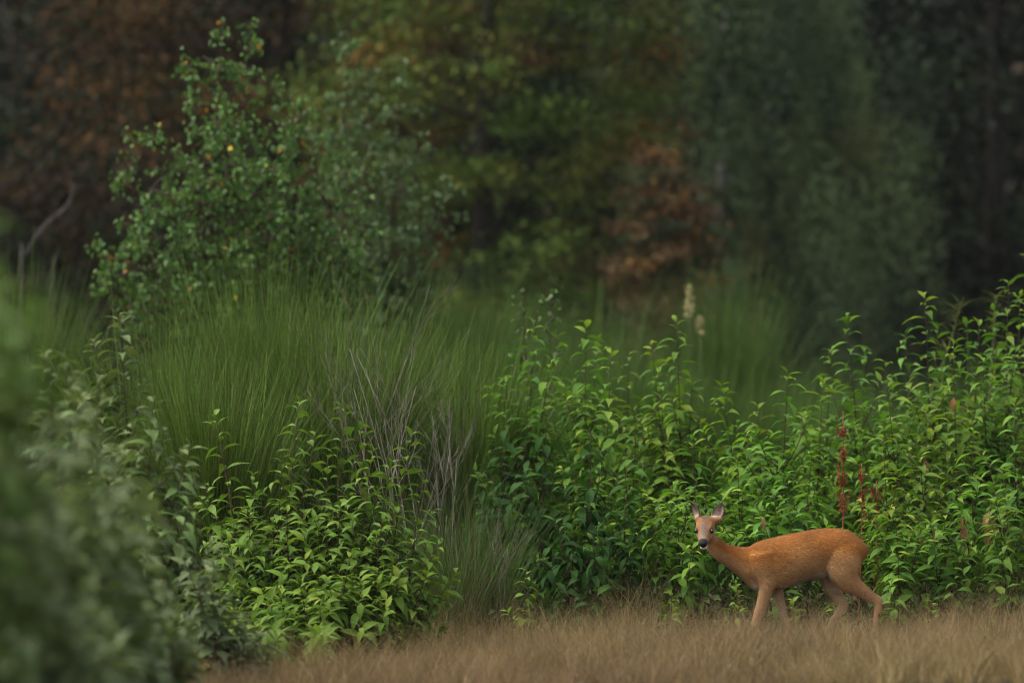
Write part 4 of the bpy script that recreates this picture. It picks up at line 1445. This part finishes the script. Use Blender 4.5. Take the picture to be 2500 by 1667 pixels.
        hc_ = mixc(hc_, np.array([.022, .02, .02]), np.clip((a - .160) / .008, 0, 1) * (h > -.031) * 1.0)
        hc_ = mixc(hc_, np.array([.75, .71, .67]), np.clip((a - .120) / .02, 0, 1) * (h < -.033))
        for sg in (-1, 1):
            e = np.exp(-((a - .098) / .014) ** 2 - ((b - sg * .046) / .016) ** 2 - ((h + .006) / .012) ** 2)
            hc_ = mixc(hc_, np.array([.46, .34, .22]), e * .8)
            e = np.exp(-((a - .087) / .019) ** 2 - ((b - sg * .047) / .016) ** 2 - ((h - .018) / .015) ** 2)
            hc_ = mixc(hc_, np.array([.045, .030, .022]), e * 1.2)
        c = np.where(ih[:, None], hc_, c)
        for base, ax, op, la, L, hw in ear_info:
            r = p - base
            t, o, l = r @ ax, r @ op, r @ la
            inn = (t > .018) & (t < L + .02) & (np.abs(l) < hw + .02) & (np.abs(o) < .06)
            ec = np.tile(np.array([.22, .13, .075]), (n, 1))
            wv = np.interp(t / L, [0, .12, .3, .5, .7, .85, .95, 1], [.42, .62, .92, 1.0, .84, .54, .24, .05]) * hw
            q = np.abs(l) / np.maximum(wv, .004)
            ins = np.clip((.82 - q) / .15, 0, 1)
            ec = mixc(ec, np.array([.25, .185, .14]), ins * .9)
            ec = mixc(ec, np.array([.12, .075, .06]), ins * np.exp(-(l / .010) ** 2) * (.55 + .45 * nz) * (t > .035))
            ec = mixc(ec, np.array([.50, .42, .36]), ins * np.clip((.055 - t) / .03, 0, 1) * .8)
            ec = mixc(ec, np.array([.04, .03, .025]), np.clip((q - .72) / .14, 0, 1) * np.clip((t - .03) / .03, 0, 1))
            ec = mixc(ec, np.array([.04, .03, .025]), np.clip((t / L - .88) / .08, 0, 1))
            bl = np.clip((t - .018) / .02, 0, 1)[:, None]
            c = np.where(inn[:, None], c * (1 - bl) + ec * bl, c)
        return np.clip(c, .004, 1)

    at = me.attributes.new('col', 'FLOAT_COLOR', 'POINT')
    cc = coat(co)
    at.data.foreach_set('color', np.concatenate([cc, np.ones((nv, 1))], 1).ravel().astype(np.float32))

    m, t, out = new_mat('deer_coat')
    N, Lk = t.nodes.new, t.links.new
    a = N('ShaderNodeAttribute')
    a.attribute_name = 'col'
    tc = N('ShaderNodeTexCoord')
    mp = N('ShaderNodeMapping')
    mp.inputs['Scale'].default_value = (35, 90, 110)
    no = N('ShaderNodeTexNoise')
    no.inputs['Scale'].default_value = 2.0
    no.inputs['Detail'].default_value = 6
    Lk(tc.outputs['Object'], mp.inputs[0])
    Lk(mp.outputs[0], no.inputs['Vector'])
    mr = N('ShaderNodeMapRange')
    mr.inputs[1].default_value, mr.inputs[2].default_value, mr.inputs[3].default_value, mr.inputs[4].default_value = .3, .7, .75, 1.2
    Lk(no.outputs[0], mr.inputs[0])
    hv = N('ShaderNodeHueSaturation')
    Lk(mr.outputs[0], hv.inputs['Value'])
    Lk(a.outputs['Color'], hv.inputs['Color'])
    p_ = N('ShaderNodeBsdfPrincipled')
    p_.inputs['Roughness'].default_value = .75
    p_.inputs['Specular IOR Level'].default_value = .15
    p_.inputs['Sheen Weight'].default_value = .05
    p_.inputs['Sheen Roughness'].default_value = .5
    Lk(hv.outputs[0], p_.inputs['Base Color'])
    Lk(p_.outputs[0], out.inputs[0])
    me.materials.clear()
    me.materials.append(m)
    deer = link('roe_deer', me, None, (ox, DEER_D, 0))
    tag(deer, 'reddish brown roe deer walking through dry grass, head turned to the viewer', 'deer')

    # ---------------- eyes and nose
    black = solid_mat('wet_black', (.006, .005, .005), (.012, .010, .009), 30, .12, .6, 0)
    for sg in (-1, 1):
        b_ = Buf()
        add_tube(b_, [hp(.087, sg * .0475, .018) + s_ * sg * q for q in (-.010, -.007, 0, .006, .010, .012)], [.004, .0095, .0140, .0118, .0075, .002], 14)
        b_.obj('eye', black, deer)
    nb = Buf()
    v, q, tr = head_loft([(.164, .014, .010, .002), (.174, .026, .018, -.001), (.186, .027, .020, -.006), (.195, .021, .015, -.008), (.200, .006, .006, -.007)], 18, 4)
    nb.add(v, q)
    nb.f.append(tr)
    nb.obj('nose', solid_mat('nose_leather', (.006, .005, .006), (.012, .011, .012), 120, .5, .22, .6), deer)

    # ---------------- short fur lying along the body
    me.calc_loop_triangles()
    nt_ = len(me.loop_triangles)
    tv = np.empty(nt_ * 3, np.int32)
    me.loop_triangles.foreach_get('vertices', tv)
    tv = tv.reshape(-1, 3)
    A, B, C = co[tv[:, 0]], co[tv[:, 1]], co[tv[:, 2]]
    cr = np.cross(B - A, C - A)
    ar = np.linalg.norm(cr, axis=1)
    n = 65000
    pick = RNG.choice(nt_, n, p=ar / ar.sum())
    r1, r2 = np.sqrt(RNG.random((n, 1))), RNG.random((n, 1))
    pos = A[pick] * (1 - r1) + B[pick] * (r1 * (1 - r2)) + C[pick] * (r1 * r2)
    nn = nrm(cr[pick])
    zx, zy = pos[:, 0] * 1394 + 1045.5, 1498.5 - pos[:, 2] * 1394
    flow = np.tile(np.array([1.0, 0, -0.35]), (n, 1))
    flow[zx < 720] = (0.8, 0, -0.6)
    legm = (zy > 1000) | ((zx > 1560) & (zy > 880))
    flow[legm] = (0.15, 0, -1.0)
    flow[(zx > 1700) & (zy < 900)] = (0.7, 0, -1.0)
    r = pos - H0
    ih = (zx < 520) & (np.abs(r @ s_) < .09) & (r @ f < .22)
    flow[ih] = -f
    flow = flow + RNG.normal(size=(n, 3)) * .22
    tang = nrm(flow - (flow * nn).sum(1, keepdims=True) * nn)
    L = np.where(ih, .007, np.where(legm & (zy > 1040), .011, .021)) * RNG.uniform(.6, 1.3, n)
    L = np.where((zx > 1300) & (zx < 1480) & (zy > 850) & (zy < 960), .034, L)
    ok = ~((r @ f > .165) & (zx < 520)) & (zy < 1455)
    for sg in (-1, 1):
        ok &= np.linalg.norm(pos - hp(.087, sg * .048, .018), axis=1) > .019
    pos, tang, nn, L = pos[ok], tang[ok], nn[ok], L[ok]
    n = len(pos)
    lift = .20 + .14 * RNG.random((n, 1))
    dirv = nrm(tang + nn * lift)
    side = np.cross(dirv, nn)
    wd = np.where(L < .009, .0009, .0014)[:, None]
    col = coat(pos) * RNG.uniform(.82, 1.18, (n, 1))
    root_ = pos - nn * .001
    V = np.stack([root_ - side * wd, root_ + side * wd, pos + dirv * L[:, None]], 1).reshape(-1, 3)
    fb2 = Buf()
    fb2.add(V, np.arange(n * 3).reshape(-1, 3), np.repeat(col, 3, 0))
    fo = fb2.obj('fur', m, deer)
    # hairs shade like the skin they lie on
    fo.data.normals_split_custom_set(np.repeat(nrm(nn * 1.0 + side * RNG.normal(size=(n, 1)) * .35), 3, 0).tolist())
    fo['kind'] = 'stuff'
    print('deer verts', nv)


roe_deer()

hm = bpy.data.materials.new('haze_air')
hm.use_nodes = True
hm.node_tree.nodes.clear()
ho = hm.node_tree.nodes.new('ShaderNodeOutputMaterial')
hv_ = hm.node_tree.nodes.new('ShaderNodeVolumePrincipled')
hv_.inputs['Density'].default_value = 0.00012
hv_.inputs['Color'].default_value = (0.86, 0.92, 0.95, 1)
hm.node_tree.links.new(hv_.outputs[0], ho.inputs['Volume'])
hz_ = Buf()
hc8 = np.array([(x, y, z) for x in (-401, 401) for y in (-201, 701) for z in (-1.2, 26)], float)
hz_.add(hc8, np.array([(0, 1, 3, 2), (4, 6, 7, 5), (0, 4, 5, 1), (2, 3, 7, 6), (0, 2, 6, 4), (1, 5, 7, 3)]))
tag(hz_.obj('haze', hm, smooth=False), 'thin pale haze filling the air of the clearing', 'haze', kind='stuff')
print('tris', sum(len(o.data.loop_triangles) if not o.data.calc_loop_triangles() else 0 for o in {o.data.name: o for o in bpy.data.objects if o.type == 'MESH'}.values()))
print('leaf objects', LEAF_COUNT[0], 'objects', len(bpy.data.objects))
